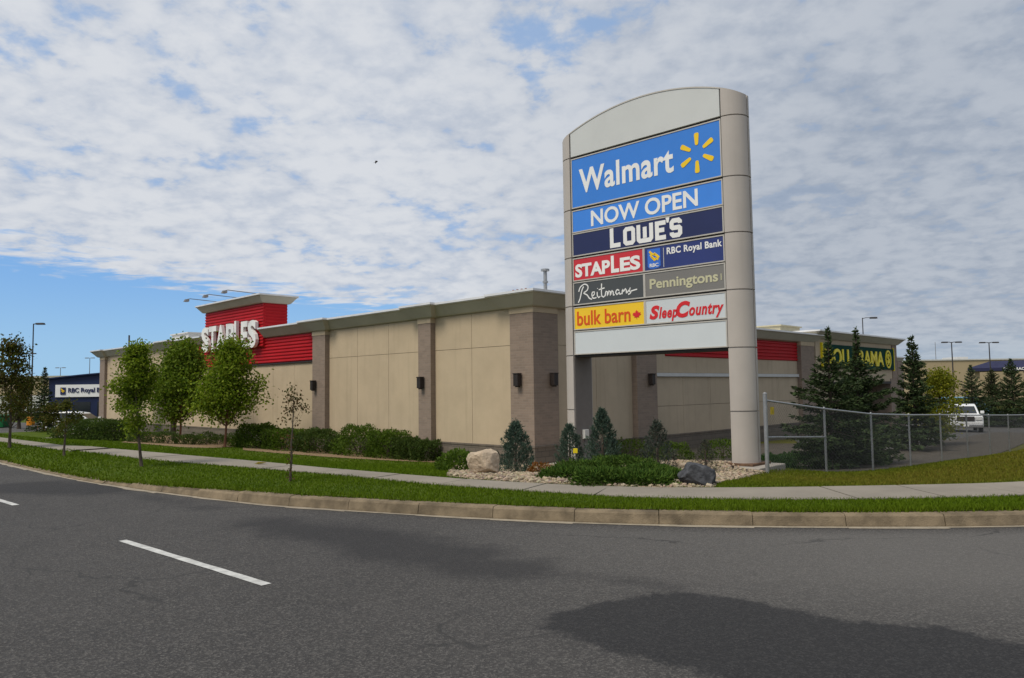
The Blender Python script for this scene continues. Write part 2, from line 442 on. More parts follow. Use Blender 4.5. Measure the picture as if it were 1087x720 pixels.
def tps_fit(P):
    n = len(P); d2 = ((P[:, None, :2]-P[None, :, :2])**2).sum(2)
    K = np.where(d2 > 0, .5*d2*np.log(d2+1e-12), 0)+np.eye(n)*.4
    Q = np.c_[np.ones(n), P[:, :2]]
    A = np.block([[K, Q], [Q.T, np.zeros((3, 3))]])
    return np.linalg.solve(A, np.r_[P[:, 2], 0, 0, 0])
TW = tps_fit(ctl)
def tps(x, y):
    out = np.empty(x.shape)
    for i in range(0, len(x), 20000):
        X = x[i:i+20000, None]; Y = y[i:i+20000, None]
        d2 = (X-ctl[:, 0])**2+(Y-ctl[:, 1])**2
        out[i:i+20000] = (.5*d2*np.log(d2+1e-12))@TW[:-3]+TW[-3]+x[i:i+20000]*TW[-2]+y[i:i+20000]*TW[-1]
    return out
def terr(x, y):
    x = np.atleast_1d(np.asarray(x, float)); y = np.atleast_1d(np.asarray(y, float)); sh = x.shape; x = x.ravel(); y = y.ravel()
    s = sdist(x, y); g = np.clip(tps(x, y), -3, .15)
    r = np.hypot(x, y); k = np.clip((r-120)/100, 0, 1); g = g*(1-k)+(-2.4)*k
    w = np.clip((s-2.3)/1.3, 0, 1); w = w*w*(3-2*w)
    z = .15*(1-w)+g*w
    return z.reshape(sh)
def tz(x, y): return float(terr(x, y)[0])
def at(px, py):
    """point of the ground seen at a photo position"""
    z = -.4
    for _ in range(40):
        p = atz(px, py, min(z, 1.2)); z = .5*z+.5*tz(p[0], p[1])
    p = atz(px, py, z); return np.array([p[0], p[1], tz(p[0], p[1])])

def arrays(name, V, nper, mat, parent=None, col=None, kind=None, smooth=False, attrs=None):
    """mesh of N separate faces with nper corners each"""
    off = np.array(base_of(parent)); V = (V.reshape(-1, 3)-off).astype(np.float32); n = len(V)//nper
    me = bpy.data.meshes.new(name)
    me.vertices.add(len(V)); me.vertices.foreach_set('co', V.ravel())
    me.loops.add(len(V)); me.loops.foreach_set('vertex_index', np.arange(len(V), dtype=np.int32))
    me.polygons.add(n); me.polygons.foreach_set('loop_start', np.arange(0, len(V), nper, dtype=np.int32))
    me.update(calc_edges=True)
    if col is not None:
        c = np.c_[np.repeat(col, nper, 0), np.ones(len(V))].astype(np.float32)
        me.attributes.new('col', 'FLOAT_COLOR', 'POINT').data.foreach_set('color', c.ravel())
    me.materials.append(mat)
    o = bpy.data.objects.new(name, me); COL.objects.link(o)
    if parent: o.parent = parent
    if kind: o['kind'] = kind
    return o
def gridmesh(name, X, Y, Z, mat, keep=None, attrs=None, kind='structure'):
    ny, nx = X.shape; idx = np.arange(nx*ny).reshape(ny, nx)
    q = np.stack([idx[:-1, :-1], idx[:-1, 1:], idx[1:, 1:], idx[1:, :-1]], -1).reshape(-1, 4)
    if keep is not None: q = q[keep.ravel()]
    used = np.unique(q); mp = np.full(nx*ny, -1); mp[used] = np.arange(len(used)); q = mp[q]
    V = np.stack([X, Y, Z], -1).reshape(-1, 3)[used].astype(np.float32)
    me = bpy.data.meshes.new(name)
    me.vertices.add(len(V)); me.vertices.foreach_set('co', V.ravel())
    me.loops.add(q.size); me.loops.foreach_set('vertex_index', q.ravel().astype(np.int32))
    me.polygons.add(len(q)); me.polygons.foreach_set('loop_start', np.arange(0, q.size, 4, dtype=np.int32))
    me.update(calc_edges=True)
    me.polygons.foreach_set('use_smooth', np.ones(len(q), dtype=bool))
    for k, a in (attrs or {}).items():
        me.attributes.new(k, 'FLOAT', 'POINT').data.foreach_set('value', a.ravel()[used].astype(np.float32))
    me.materials.append(mat)
    o = bpy.data.objects.new(name, me); COL.objects.link(o); o['kind'] = kind
    return o
def resample(P, n):
    P = np.array(P, float); d = np.r_[0, np.cumsum(np.linalg.norm(np.diff(P, axis=0), axis=1))]; t = np.linspace(0, d[-1], n)
    return np.c_[np.interp(t, d, P[:, 0]), np.interp(t, d, P[:, 1])]
def sheet(name, front, back, nu, nv, mat, lift, jag=0.0, kind='structure'):
    f = resample(front, nu); b = resample(back, nu)
    if jag: f = f+rng.normal(0, jag, f.shape)
    t = np.linspace(0, 1, nv)[:, None, None]; G = f[None]*(1-t)+b[None]*t
    Z = terr(G[..., 0], G[..., 1])+lift
    if name == 'boulevard_verge': Z = Z-vdrop(G[..., 0], sdist(G[..., 0], G[..., 1]))
    return gridmesh(name, G[..., 0], G[..., 1], Z, mat, kind=kind)
def inpoly(x, y, P):
    P = np.array(P); r = np.zeros(x.shape, bool); j = len(P)-1
    for i in range(len(P)):
        c = ((P[i, 1] > y) != (P[j, 1] > y)) & (x < (P[j, 0]-P[i, 0])*(y-P[i, 1])/(P[j, 1]-P[i, 1]+1e-12)+P[i, 0])
        r ^= c; j = i
    return r
def polydist(x, y, P, closed=True):
    P = np.array(P, float); Q = np.roll(P, -1, 0) if closed else P[1:]; A = P if closed else P[:-1]; D = Q-A; L2 = (D**2).sum(1)+1e-9; best = np.full(x.shape, 1e9)
    for a, d, l in zip(A, D, L2):
        t = np.clip(((x-a[0])*d[0]+(y-a[1])*d[1])/l, 0, 1); best = np.minimum(best, np.hypot(x-a[0]-t*d[0], y-a[1]-t*d[1]))
    return best

# ------------------------------------------------------------------ the ground
def axis(lo, hi, fine, far, grow=1.22):
    a = list(np.arange(lo, hi+fine, fine)); st = fine
    while a[-1] < far: st *= grow; a.append(a[-1]+st)
    st = fine
    while a[0] > -far: st *= grow; a.insert(0, a[0]-st)
    return np.array(a)
gx, gy = np.meshgrid(axis(-30, 26, .4, 3500), axis(8, 58, .4, 3500))
sg = sdist(gx, gy); gz = terr(gx, gy)
gz = np.where(sg < .62, -.12, gz)
drya = np.clip((gx-2.5)/3, 0, 1)*np.clip((sg-2.0)/.5, 0, 1)*.85
gridmesh('ground', gx, gy, gz, M_LAWN, attrs={'dry': drya})
# carriageway
rx, ry = np.meshgrid(axis(-17, 12, .11, 140, 1.3), axis(1.2, 22, .11, 110, 1.3))
rs = sdist((rx[:-1, :-1]+rx[1:, 1:])/2, (ry[:-1, :-1]+ry[1:, 1:])/2)
def vdrop(x, s): return .095*np.clip((-np.asarray(x)-4.2)/3.2, 0, 1)*np.clip(1-(np.asarray(s)-.19)/.55, 0, 1)
P1 = [atz(x, y, 0)[:2] for x, y in ((576, 666), (585, 654), (643, 639), (690, 630), (720, 628.5), (770, 633), (828, 645), (895, 659), (1000, 666), (1087, 686), (1300, 720), (1300, 900), (900, 800), (777, 722), (720, 708), (656, 693.6), (615, 678))]
pd = polydist(rx, ry, P1)*np.where(inpoly(rx, ry, P1), -1, 1)
st = np.full(rx.shape, 5.0)
for pts, w in (([(285, 556), (350, 568), (430, 588), (500, 601), (545, 604)], .42), ([(350, 566), (425, 578), (490, 590)], .5), ([(30, 516), (70, 519), (112, 519)], .75), ([(545, 604), (640, 612), (720, 625)], .05), ([(130, 523), (230, 541)], .1), ([(700, 655), (1000, 720)], -.3)):
    st = np.minimum(st, polydist(rx, ry, [atz(x, y, 0)[:2] for x, y in pts], False)-w)
rsd = sdist(rx, ry)
worn = np.clip((rx+1.5)/5, 0, 1)*np.clip((rsd+4.2)/2.0, 0, 1)*np.clip((-.1-rsd)/.4, 0, 1)*.75
gridmesh('road', rx, ry, np.zeros_like(rx), M_ROAD, keep=rs < .1, attrs={'patch': np.clip(pd, -3, 3), 'stain': np.clip(st, -3, 3), 'worn': worn})
# white lane dashes
def dash(p, q, w=.088):
    p = np.array(p); q = np.array(q); d = (q-p)/np.linalg.norm(q-p); n = np.array([-d[1], d[0]])*w/2; m = MB()
    N = 14; r = random.Random(3)
    L = [p+(q-p)*i/N+n*(1+r.uniform(-.10, .10)) for i in range(N+1)]; R = [p+(q-p)*i/N-n*(1+r.uniform(-.10, .10)) for i in range(N+1)]
    m.loft([[(*a, .004) for a in L], [(*a, .004) for a in R]], closed=False)
    m.build('lane_dash', M_PAINT, kind='structure')
d0, d1 = atz(130, 574, 0)[:2], atz(283, 621, 0)[:2]
dash(d0, d1)
e1 = atz(17, 536.5, 0)[:2]; ed = (d0-d1)/np.linalg.norm(d0-d1)
dash(e1+ed*3.1, e1); dash(e1+ed*10.2, e1+ed*7.1); dash(d1-ed*7.1, d1-ed*4.1)
# kerb in short cast lengths
arc = np.r_[0, np.cumsum(np.linalg.norm(np.diff(KERB, axis=0), axis=1))]
def kpt(t):
    p = np.array([np.interp(t, arc, KERB[:, 0]), np.interp(t, arc, KERB[:, 1])]); q = np.array([np.interp(t+.05, arc, KERB[:, 0]), np.interp(t+.05, arc, KERB[:, 1])])
    d = (q-p)/np.linalg.norm(q-p); return p, np.array([-d[1], d[0]])
m = MB(); g = MB(); t = 20.0; kr = random.Random(5)
while t < arc[-1]-40:
    L = 1.03*kr.uniform(.96, 1.05); z = .142+kr.uniform(-.006, .006); so = kr.uniform(-.006, .006)
    far = kpt(t)[0][0] < -5
    z -= float(vdrop(kpt(t)[0][0], 0))
    if far: z += kr.uniform(-.02, .008); so += kr.uniform(-.02, .02)
    prof = [(-.005+so, -.05), (-.005+so, .02), (.018+so, z-.022), (.04+so, z), (.19, z+.004), (.19, -.05)]
    rings = []
    for k in range(4):
        p, n = kpt(t+.004+(L-.008)*k/3); rings.append([(*(p+n*a), b) for a, b in prof])
    m.loft(rings)
    if True:
        w = kr.uniform(.06, .12); r2 = []
        for k in range(4):
            p, n = kpt(t+L*k/3); w2 = w*kr.uniform(.75, 1.2); r2.append([(*(p-n*w2), .0045), (*(p+n*.01), .009)])
        g.loft(r2, closed=False)
    t += L
m.build('kerb', M_KERB, kind='structure')
g.build('gutter_grit', M_SAND, kind='structure')
# sidewalk slabs
fn = resample(catmull(SWN, .4), 6000); ff = resample(catmull(SWF, .4), 6000)
dn = np.r_[0, np.cumsum(np.linalg.norm(np.diff(fn, axis=0), axis=1))]
def nearest(P, q): return P[((P-q)**2).sum(1).argmin()]
m = MB(); t = 30.0
while t < dn[-1]-35:
    L = 1.5 if fn[np.searchsorted(dn, t)][0] < -1 else 1.12
    z = .170+kr.uniform(-.003, .003); A = []; Bk = []
    for k in range(5):
        a = fn[min(len(fn)-1, np.searchsorted(dn, t+.013+(L-.026)*k/4))]; A.append(a); Bk.append(nearest(ff, a))
    top = [(*a, z) for a in A]+[(*a, z) for a in reversed(Bk)]
    bot = [(x, y, z-.07) for x, y, _ in top]
    m.loft([bot, top]); t += L
m.build('sidewalk', M_WALK, kind='structure', bevel=0)
bo = np.array([kpt(q)[0]+kpt(q)[1]*.17 for q in np.linspace(22, arc[-1]-42, 700)])
sheet('boulevard_verge', bo, np.array([kpt(q)[0]+kpt(q)[1]*1.35 for q in np.linspace(22, arc[-1]-42, 700)]), 700, 7, M_LAWN, .004)
# side path at the far left, lots, beds
sheet('path', [at(28, 467.3)[:2], at(70, 463.6)[:2], at(110, 458)[:2]], [at(34, 465.2)[:2], at(72, 461.4)[:2], at(112, 456.5)[:2]], 12, 3, M_WALK, .02)
sheet('parking_lot', [W2(-3.5, 14)[:2], (13.2, 29.5), (16.5, 30.5), (21, 35.5), (60, 72)], [W2(-.2, 20)[:2], W2(-.2, 37)[:2], (30, 62), (45, 80), (100, 140)], 90, 60, M_LOT, .015)
sheet('parking_lot_west', [(-80, 78), (-40, 56), (-34, 49.5), (-29, 48.8)], [(-120, 125), (-46, 72), (-35, 72), (-28.5, 57)], 50, 30, M_LOT, .015)
BEDF = [at(x, y)[:2] for x, y in ((474, 506.0), (500, 509.2), (556, 513.0), (640, 516.6), (699, 518.9), (757, 518.0), (775, 511.5), (806, 503.5))]
BEDB = [W2(3.5, -.3)[:2], W2(0, -.4)[:2], W2(-.4, 4)[:2], W2(-.4, 12)[:2], (9.5, 24)]
sheet('gravel_bed', BEDF, BEDB, 120, 50, M_BED, .014, .02)
HBF = [at(x, y)[:2] for x, y in ((258, 478.2), (300, 481.8), (366, 486.6), (420, 489.6), (468, 491.5))]
HBB = [at(x, y)[:2] for x, y in ((258, 473.2), (300, 474.5), (366, 477.5), (420, 481.5), (468, 487))]
sheet('mulch_bed', HBF, HBB, 80, 14, M_MULCH, .014, .03)
LBF = [at(x, y)[:2] for x, y in ((128, 469.8), (193, 475.2), (225, 475.8), (256, 473.8))]
LBB = [W2(33, -1.2)[:2], W2(27, -1.2)[:2], W2(23, -1.2)[:2], W2(19.5, -1.2)[:2]]
sheet('mulch_bed', LBF, LBB, 70, 16, M_MULCH, .014, .03)
SBF = [(5.6, 16.6), (7.4, 18.4), (10.0, 21.0), (12.3, 23.3), (14.6, 25.6), (17, 28.0), (20, 31), (34, 45)]
SBB = [W2(-.3, 3.8)[:2], W2(-.3, 9)[:2], W2(-.3, 14.5)[:2], W2(-2, 17)[:2], (14.8, 33), (17.6, 35), (20.5, 38), (32, 50)]
sheet('planting_bed', SBF, SBB, 130, 60, M_SOIL, .026, .02)
POLYS = [np.r_[np.array(f), np.array(b)[::-1]] for f, b in ((BEDF, BEDB), (HBF, HBB), (LBF, LBB), (SBF, SBB))]
SWP = np.r_[fn[::20], ff[::20][::-1]]

# grass blades
def scatter_blades():
    n = 520000
    y = 8.4+rng.random(n)**1.7*28; x = (rng.random(n)*2-1)*(y*.74+1.0)
    d = np.hypot(x, y); s = sdist(x, y)
    ok = (s > .155-.12*np.clip((-x-2.5)/3, 0, 1)-.03*(rng.random(n) < .3)) & (rng.random(n) < np.clip((13/d)**1.2, 0, 1))
    x, y, s = x[ok], y[ok], s[ok]
    ins = inpoly(x, y, SWP)
    near = polydist(x, y, fn[::60], False) < .03
    ok = ~(ins & ~near)
    for P in POLYS: ok &= ~inpoly(x, y, P)
    wl = (x-CB[0])*VR[0]+(y-CB[1])*VR[1]; al = (x-CB[0])*UL[0]+(y-CB[1])*UL[1]
    ok &= ~((wl > -.4) & (al > -.6)); ok &= ~((al < 0) & (wl > 6) & (y > 26))
    x, y, s = x[ok], y[ok], s[ok]; n = len(x); z = terr(x, y)-vdrop(x, s)
    patch = .5+.5*np.sin(x*1.3+2.0*np.sin(y*.9))*np.sin(y*1.7+1.5*np.sin(x*.8))
    dry = np.clip((x-2.5)/3, 0, 1)*np.clip((s-2.0)/.4, 0, 1)
    edge = np.clip(1-(s-.19)/.25, 0, 1)
    h = rng.uniform(.022, .048, n)*(1+.30*patch+.15*dry+.35*edge)*np.clip(np.hypot(x, y)/16, 1, 1.3)
    w = rng.uniform(.006, .011, n)*np.clip(np.hypot(x, y)/10, 1, 2.6)
    an = rng.random(n)*2*np.pi; lean = rng.normal(0, .35, (n, 2))
    P = np.c_[x, y, z-.008]; sd_ = np.c_[np.cos(an), np.sin(an), np.zeros(n)]*w[:, None]
    tip = P+np.c_[lean*h[:, None], h]
    Vt = np.stack([P-sd_, P+sd_, tip], 1)
    c0 = np.array([.064, .114, .004]); c1 = np.array([.112, .170, .007]); cd = np.array([.165, .135, .022])
    t = np.clip(rng.random(n)*.7+.3*patch, 0, 1)[:, None]; c = c0*(1-t)+c1*t
    dr = np.clip(dry*(.45+.5*rng.random(n))*(1-.55*np.clip((s-5.5)/2, 0, 1))+.12*edge*rng.random(n), 0, .95)[:, None]; c = c*(1-dr)+cd*dr
    c *= rng.uniform(.8, 1.2, (n, 1))
    arrays('grass', Vt, 3, M_BLADE, col=c, kind='stuff')
scatter_blades()
# loose stones on the gravel bed
def scatter_stones():
    bm = bmesh.new(); bmesh.ops.create_icosphere(bm, subdivisions=1, radius=1)
    bv = np.array([v.co for v in bm.verts]); bf = np.array([[v.index for v in f.verts] for f in bm.faces]); bm.free()
    x = rng.uniform(-2.5, 7.2, 30000); y = rng.uniform(10.6, 20, 30000)
    ok = inpoly(x, y, POLYS[0]); x, y = x[ok], y[ok]
    keep = rng.random(len(x)) < np.clip(1.3-(y-11)/9, .12, 1); x, y = x[keep][:6500], y[keep][:6500]; z = terr(x, y)+.018
    V = []; C = []
    for i in range(len(x)):
        r = rng.uniform(.016, .042); s = rng.uniform(.6, 1.3, 3)*r; s[2] *= .7; a = rng.random()*6.28; k = bv*s*(1+rng.normal(0, .10, (len(bv), 1)))
        c, q = math.cos(a), math.sin(a); k = np.c_[k[:, 0]*c-k[:, 1]*q, k[:, 0]*q+k[:, 1]*c, k[:, 2]]+[x[i], y[i], z[i]+r*.25]
        V.append(k[bf]); b = rng.uniform(.55, 1.25); C.append(np.tile(np.array([.35, .285, .205])*b+rng.normal(0, .012, 3), (len(bf), 1)))
    arrays('gravel', np.concatenate(V), 3, M_STONE, col=np.clip(np.concatenate(C), .02, .9), kind='stuff')
scatter_stones()

# ------------------------------------------------------------------ lettering
def text_geo(body, bold=0.0, shear=0.0, space=1.0):
    cu = bpy.data.curves.new('t', 'FONT'); cu.body = body; cu.offset = bold; cu.shear = shear; cu.space_character = space; cu.resolution_u = 4
    cu.extrude = .5; cu.fill_mode = 'BOTH'
    o = bpy.data.objects.new('t', cu); COL.objects.link(o)
    bpy.context.view_layer.update()
    me = bpy.data.meshes.new_from_object(o.evaluated_get(bpy.context.evaluated_depsgraph_get()))
    v = np.array([q.co for q in me.vertices]); f = [tuple(p.vertices) for p in me.polygons]
    bpy.data.objects.remove(o); bpy.data.curves.remove(cu); bpy.data.meshes.remove(me)
    return v, f
def put_text(m, F, body, x0, x1, z0, z1, y0, y1, **kw):
    """fit lettering to a rectangle on a face; y0..y1 is its depth range"""
    v, f = text_geo(body, **kw)
    lo, hi = v.min(0), v.max(0); u = (v-lo)/(hi-lo)
    m.add([F.p(x0+(x1-x0)*a, y0+(y1-y0)*c, z0+(z1-z0)*b) for a, b, c in u], f)
def stroke(m, F, pts, w, y0, y1):
    P = catmull(pts, .04) if len(pts) > 2 else np.array(pts, float); L = []; R = []
    for i, p in enumerate(P):
        d = P[min(i+1, len(P)-1)]-P[max(i-1, 0)]; d = d/(np.linalg.norm(d)+1e-9); n = np.array([-d[1], d[0]])*w/2; L.append(p+n); R.append(p-n)
    m.loft([[F.p(a[0], y0, a[1]), F.p(b[0], y0, b[1]), F.p(b[0], y1, b[1]), F.p(a[0], y1, a[1])] for a, b in zip(L, R)])

# ------------------------------------------------------------------ the long building
BF = Frame(CB, UL, VR)                    # a along the left wall, b along the right wall
LF = Frame(CB, -UL, VR)                   # for lettering on the left wall: x = -a
RF = Frame(CB, VR, UL)                    # on the right wall: x = b, depth = a
bld = thing('retail_building', (*CB[:2], -1.2), 'long beige flat-roofed store block with red ribbed bands and brick pilasters behind the pylon', 'building')
def ring(a0, a1, b0, b1, o, z, k=(1, 1)): return [BF.p(a0-o*k[0], b0-o, z), BF.p(a1+o*k[1], b0-o, z), BF.p(a1+o*k[1], b1+o, z), BF.p(a0-o*k[0], b1+o, z)]
def cornice(m, fl, a0, a1, b0, b1, z0, z1, o=.5, k=(1, 1)):
    h = z1-z0
    m.loft([ring(a0, a1, b0, b1, q, z, k) for q, z in ((.02, z0), (.10, z0+.01), (.14, z0+.04), (o-.05, z0+h*.80), (o, z0+h*.84), (o, z1))])
    fl.loft([ring(a0, a1, b0, b1, q, z, k) for q, z in ((o-.3, z1+.002), (o+.02, z1-.05), (o+.025, z1-.045), (o+.02, z1+.035), (o-.3, z1+.045))])
core = MB()
core.box(BF, .05, 46.5, .05, 7.25, -1.6, 4.55); core.box(BF, .05, 46.4, 7.25, 23.4, -1.8, 3.98)
core.build('core_wall', M_SEAM, bld)
rf = MB(); rf.box(BF, .3, 46.2, .3, 7.1, 4.55, 4.7); rf.box(BF, .3, 46.2, 7.3, 23.2, 3.98, 4.1); rf.build('roof', M_ROOF, bld)
def panels(m, left, x0, x1, z0, z1, cols, rows, d0=0.0):
    cw = (x1-x0)/cols; zs = [z0]+list(rows)+[z1]
    for i in range(cols):
        for z, zz in zip(zs[:-1], zs[1:]):
            p, q = x0+i*cw+.008, x0+(i+1)*cw-.008
            if left: m.box(BF, p, q, d0, .049, z+.008, zz-.008)
            else: m.box(BF, d0, .049, p, q, z+.008, zz-.008)
m = MB()
panels(m, True, 1.03, 5.42, -.5, 4.52, 2, [3.18]); panels(m, True, 6.21, 13.36, -.5, 4.52, 3, [3.18]); panels(m, True, 14.49, 32.0, -.5, 3.12, 8, []); panels(m, True, 33.2, 45.4, -.5, 4.52, 5, [3.18]); panels(m, True, 30.0, 32.0, 3.12, 4.52, 1, [])
m.build('wall_panels', M_BEIGE, bld)
m = MB()
panels(m, False, 1.2, 5.86, -.5, 4.52, 2, [3.18]); panels(m, False, 7.3, 21.3, -.55, 2.04, 6, [.78]); panels(m, False, 7.3, 21.3, 2.2, 4.0, 4, [])
m.build('wall_panels', M_TAUPE, bld, label='shaded taupe panels facing the parking lot')
m = MB()
for a0, a1 in ((1.05, 5.41), (6.22, 13.36), (14.50, 32.0), (33.2, 45.4)): m.box(BF, a0, a1, -.06, .048, -1.7, -.5); m.box(BF, a0, a1, -.085, .04, -.5, -.44)
for b0, b1 in ((1.22, 5.86), (7.29, 21.3)): m.box(BF, -.06, .048, b0, b1, -1.9, -.5); m.box(BF, -.085, .04, b0, b1, -.5, -.44)
m.build('stone_base', M_STONE_BASE, bld)
# pilasters with their lamps
def pilaster(a0, a1, b0, b1, z1, lamps):
    o = MB().box(BF, a0, a1, b0, b1, -.40, z1-.22).build('pilaster', M_BRICK, bld)
    MB().box(BF, a0-.02, a1+.02, b0-.02, b1+.02, z1-.22, z1).build('cap_band', M_BEIGE, o)
    k = MB(); k.box(BF, a0-.03, a1+.03, b0-.03, b1+.03, -1.8, -.46); k.box(BF, a0-.06, a1+.06, b0-.06, b1+.06, -.46, -.40); k.build('plinth', M_STONE_BASE, o)
    for side, u, z in lamps:
        l = MB()
        if side == 'L':
            l.box(BF, u-.05, u+.05, b0-.05, b0, z-.16, z+.16); l.box(BF, u-.11, u+.11, b0-.24, b0-.04, z-.22, z+.20); l.box(BF, u-.125, u+.125, b0-.26, b0-.03, z+.20, z+.24); l.box(BF, u-.07, u+.07, b0-.20, b0-.08, z-.26, z-.22)
        else:
            l.box(BF, a0-.05, a0, u-.05, u+.05, z-.16, z+.16); l.box(BF, a0-.24, a0-.04, u-.11, u+.11, z-.22, z+.20); l.box(BF, a0-.26, a0-.03, u-.125, u+.125, z+.20, z+.24); l.box(BF, a0-.20, a0-.08, u-.07, u+.07, z-.26, z-.22)
        l.build('wall_lamp', M_DARK, o, bevel=.012)
pilaster(-.12, 1.03, -.12, 1.2, 4.52, [('L', .55, 1.92), ('R', .80, 1.92)])
pilaster(5.42, 6.22, -.24, .04, 4.52, [('L', 5.92, 1.90)])
pilaster(13.36, 14.50, -.24, .04, 4.52, [('L', 14.2, 1.90)])
pilaster(32.0, 33.2, -.24, .04, 4.52, [])
pilaster(45.4, 46.56, -.20, 1.2, 4.52, [])
pilaster(-.24, .04, 5.86, 7.29, 4.52, [('R', 6.72, 1.92)])
pilaster(-.24, .04, 21.3, 23.05, 4.0, [])
m, fl = MB(), MB()
cornice(m, fl, 0, 19.69, 0, 7.25, 4.52, 5.0, k=(1, 0)); cornice(m, fl, 27.11, 46.5, 0, 7.25, 4.52, 5.0, k=(0, 1))
cornice(m, fl, -.1, 46.5, 7.30, 23.3, 3.98, 4.43, .45)
for a0, a1, b0, b1 in ((-.13, 1.25, -.13, 1.35), (5.35, 6.3, -.22, .1), (13.28, 14.58, -.22, .1), (31.9, 33.3, -.22, .1), (45.3, 46.7, -.2, 1.3)):
    cornice(m, fl, a0, a1, b0, b1, 4.505, 5.012, .52)
m.build('cornice', M_CORN, bld); fl.build('cap_flashing', M_FLASH, bld)
# ribbed red siding
def ribbed(m, F, x0, x1, z0, z1, y0, per=.172, dep=.05):
    prof = []; n = max(1, round((z1-z0)/per)); per = (z1-z0)/n
    for i in range(n):
        z = z0+i*per; prof += [(y0, z), (y0-dep, z+per*.28), (y0-dep, z+per*.62), (y0, z+per*.80)]
    prof += [(y0, z1), (y0+.08, z1), (y0+.08, z0)]
    m.loft([[F.p(x0, y, z) for y, z in prof], [F.p(x1, y, z) for y, z in prof]])
LA = Frame(CB, UL, VR)
m = MB(); ribbed(m, LA, 14.52, 30.0, 3.14, 4.50, -.01); m.build('red_siding_band', M_RED, bld)
m = MB(); m.box(BF, 14.52, 30.0, -.09, .04, 3.06, 3.13); m.build('band_trim', M_DARK, bld)
m = MB(); ribbed(m, RF, 8.29, 21.28, 2.92, 3.95, -.01); m.build('red_siding_band', M_RED, bld)
m = MB(); m.box(BF, -.10, .04, 7.30, 21.29, 2.045, 2.195); m.build('light_strip', M_STRIP, bld)
# sign tower with big white letters
tw = MB().box(BF, 19.75, 27.05, -.10, 1.25, 4.3, 6.42).build('sign_tower', M_RED, bld)
m = MB(); ribbed(m, LA, 19.72, 27.08, 4.05, 6.42, -.13); m.build('ribbed_cladding', M_RED, tw)
m = MB(); ribbed(m, RF, -.08, 1.25, 5.02, 6.42, 19.73, dep=.04); m.build('ribbed_cladding', M_RED, tw)
m, fl = MB(), MB(); cornice(m, fl, 19.72, 27.08, -.18, 1.27, 6.42, 6.84, .42); m.build('tower_cornice', M_CORN, tw); fl.build('tower_flashing', M_FLASH, tw)
m = MB()
xs = [(-27.02, -26.02, 'S'), (-25.98, -24.98, 'T'), (-24.98, -23.78, 'A'), (-23.68, -22.70, 'P'), (-22.62, -21.98, 'L'), (-21.80, -21.02, 'E'), (-20.98, -20.05, 'S')]
for x0, x1, c in xs: put_text(m, LF, c, x0, x1, 4.02, 5.62 if c == 'L' else 5.52, -.42, -.24, bold=.035)
m.build('channel_letters', M_WHITE, tw)
for a in (26.0, 23.4, 21.0):
    fl_ = MB(); fl_.tube([BF.p(a, .35, 6.8), BF.p(a, .3, 7.05), BF.p(a, -1.55, 7.12), BF.p(a, -1.72, 7.07)], .022, 6)
    fo = fl_.build('flood_arm', M_POLEG, tw)
    h = MB(); h.loft([[BF.p(a+w*sx, -1.72+dx-.05*k, 7.07-.14*k) for sx, dx in ((-1, -.10), (1, -.10), (1, .12), (-1, .12))] for k, w in ((0, .07), (1, .16))]); h.build('lamp_head', M_POLEG, fo)
# dollar store end block
m = MB(); m.box(BF, -.28, 15, 23.15, 27.0, -1.9, 4.25); m.box(BF, -.28, 15, 27.0, 35.0, 1.77, 4.25); m.box(BF, 1.2, 15, 27.0, 35.0, -1.9, 1.76); m.box(BF, -.28, 15, 35.0, 36.4, 1.95, 4.25)
m.build('end_block_wall', M_TAUPE, bld, label='taupe end block carrying the dark green sign')
m = MB(); m.box(BF, -.30, 14.9, 35.02, 36.42, -1.9, 1.94); m.box(BF, -.32, -.2, 35.5, 36.44, 1.94, 4.25); m.build('corner_pier', M_BRICK, bld)
m = MB(); m.box(BF, -.36, -.1, 23.14, 35.0, 1.60, 1.76); m.build('entrance_beam', M_DARK, bld)
m = MB()
for k in range(5): m.box(BF, 1.05, 1.12, 27.1+k*1.55, 28.55+k*1.55, -1.6, 1.55)
m.build('shop_window', M_GLASS, bld)
m, fl = MB(), MB(); cornice(m, fl, -.28, 15, 23.15, 36.4, 4.24, 4.66, .5); m.build('cornice', M_CORN, bld); fl.build('cap_flashing', M_FLASH, bld)
sg_ = MB().box(RF, 23.86, 35.55, -.40, -.285, 2.55, 3.95).build('shop_sign', M_GREEN, bld)
for b0, b1, z0, z1 in ((23.78, 23.86, 2.47, 4.03), (35.55, 35.63, 2.47, 4.03)): MB().box(RF, b0, b1, -.43, -.285, z0, z1).build('sign_edge', M_DYEL, sg_)
m = MB(); put_text(m, RF, 'DOLLARAMA', 24.05, 33.5, 2.74, 3.72, -.46, -.41, bold=.02); m.build('sign_letters', M_DYEL, sg_); m = MB()
pts = [(34.4+.55*math.cos(q)*.85, 3.24+.55*math.sin(q)) for q in np.linspace(0, 2*math.pi, 25)]
stroke(m, RF, pts, .11, -.46, -.41)
put_text(m, RF, '$', 34.16, 34.64, 2.86, 3.62, -.46, -.41, bold=.02)
m.build('sign_emblem', M_DYEL, sg_)
# lower wing beyond
m = MB(); m.box(BF, .6, 14, 36.45, 39.6, -1.9, 3.2); m.build('rear_wing', M_TAUPE, bld)
m = MB(); m.box(BF, .35, 1.0, 38.6, 39.8, -1.9, 3.2); m.build('wing_pier', M_BRICK, bld)
m, fl = MB(), MB(); cornice(m, fl, .55, 14, 36.9, 39.7, 3.2, 3.5, .3); m.build('cornice', M_CORN, bld); fl.build('cap_flashing', M_FLASH, bld)
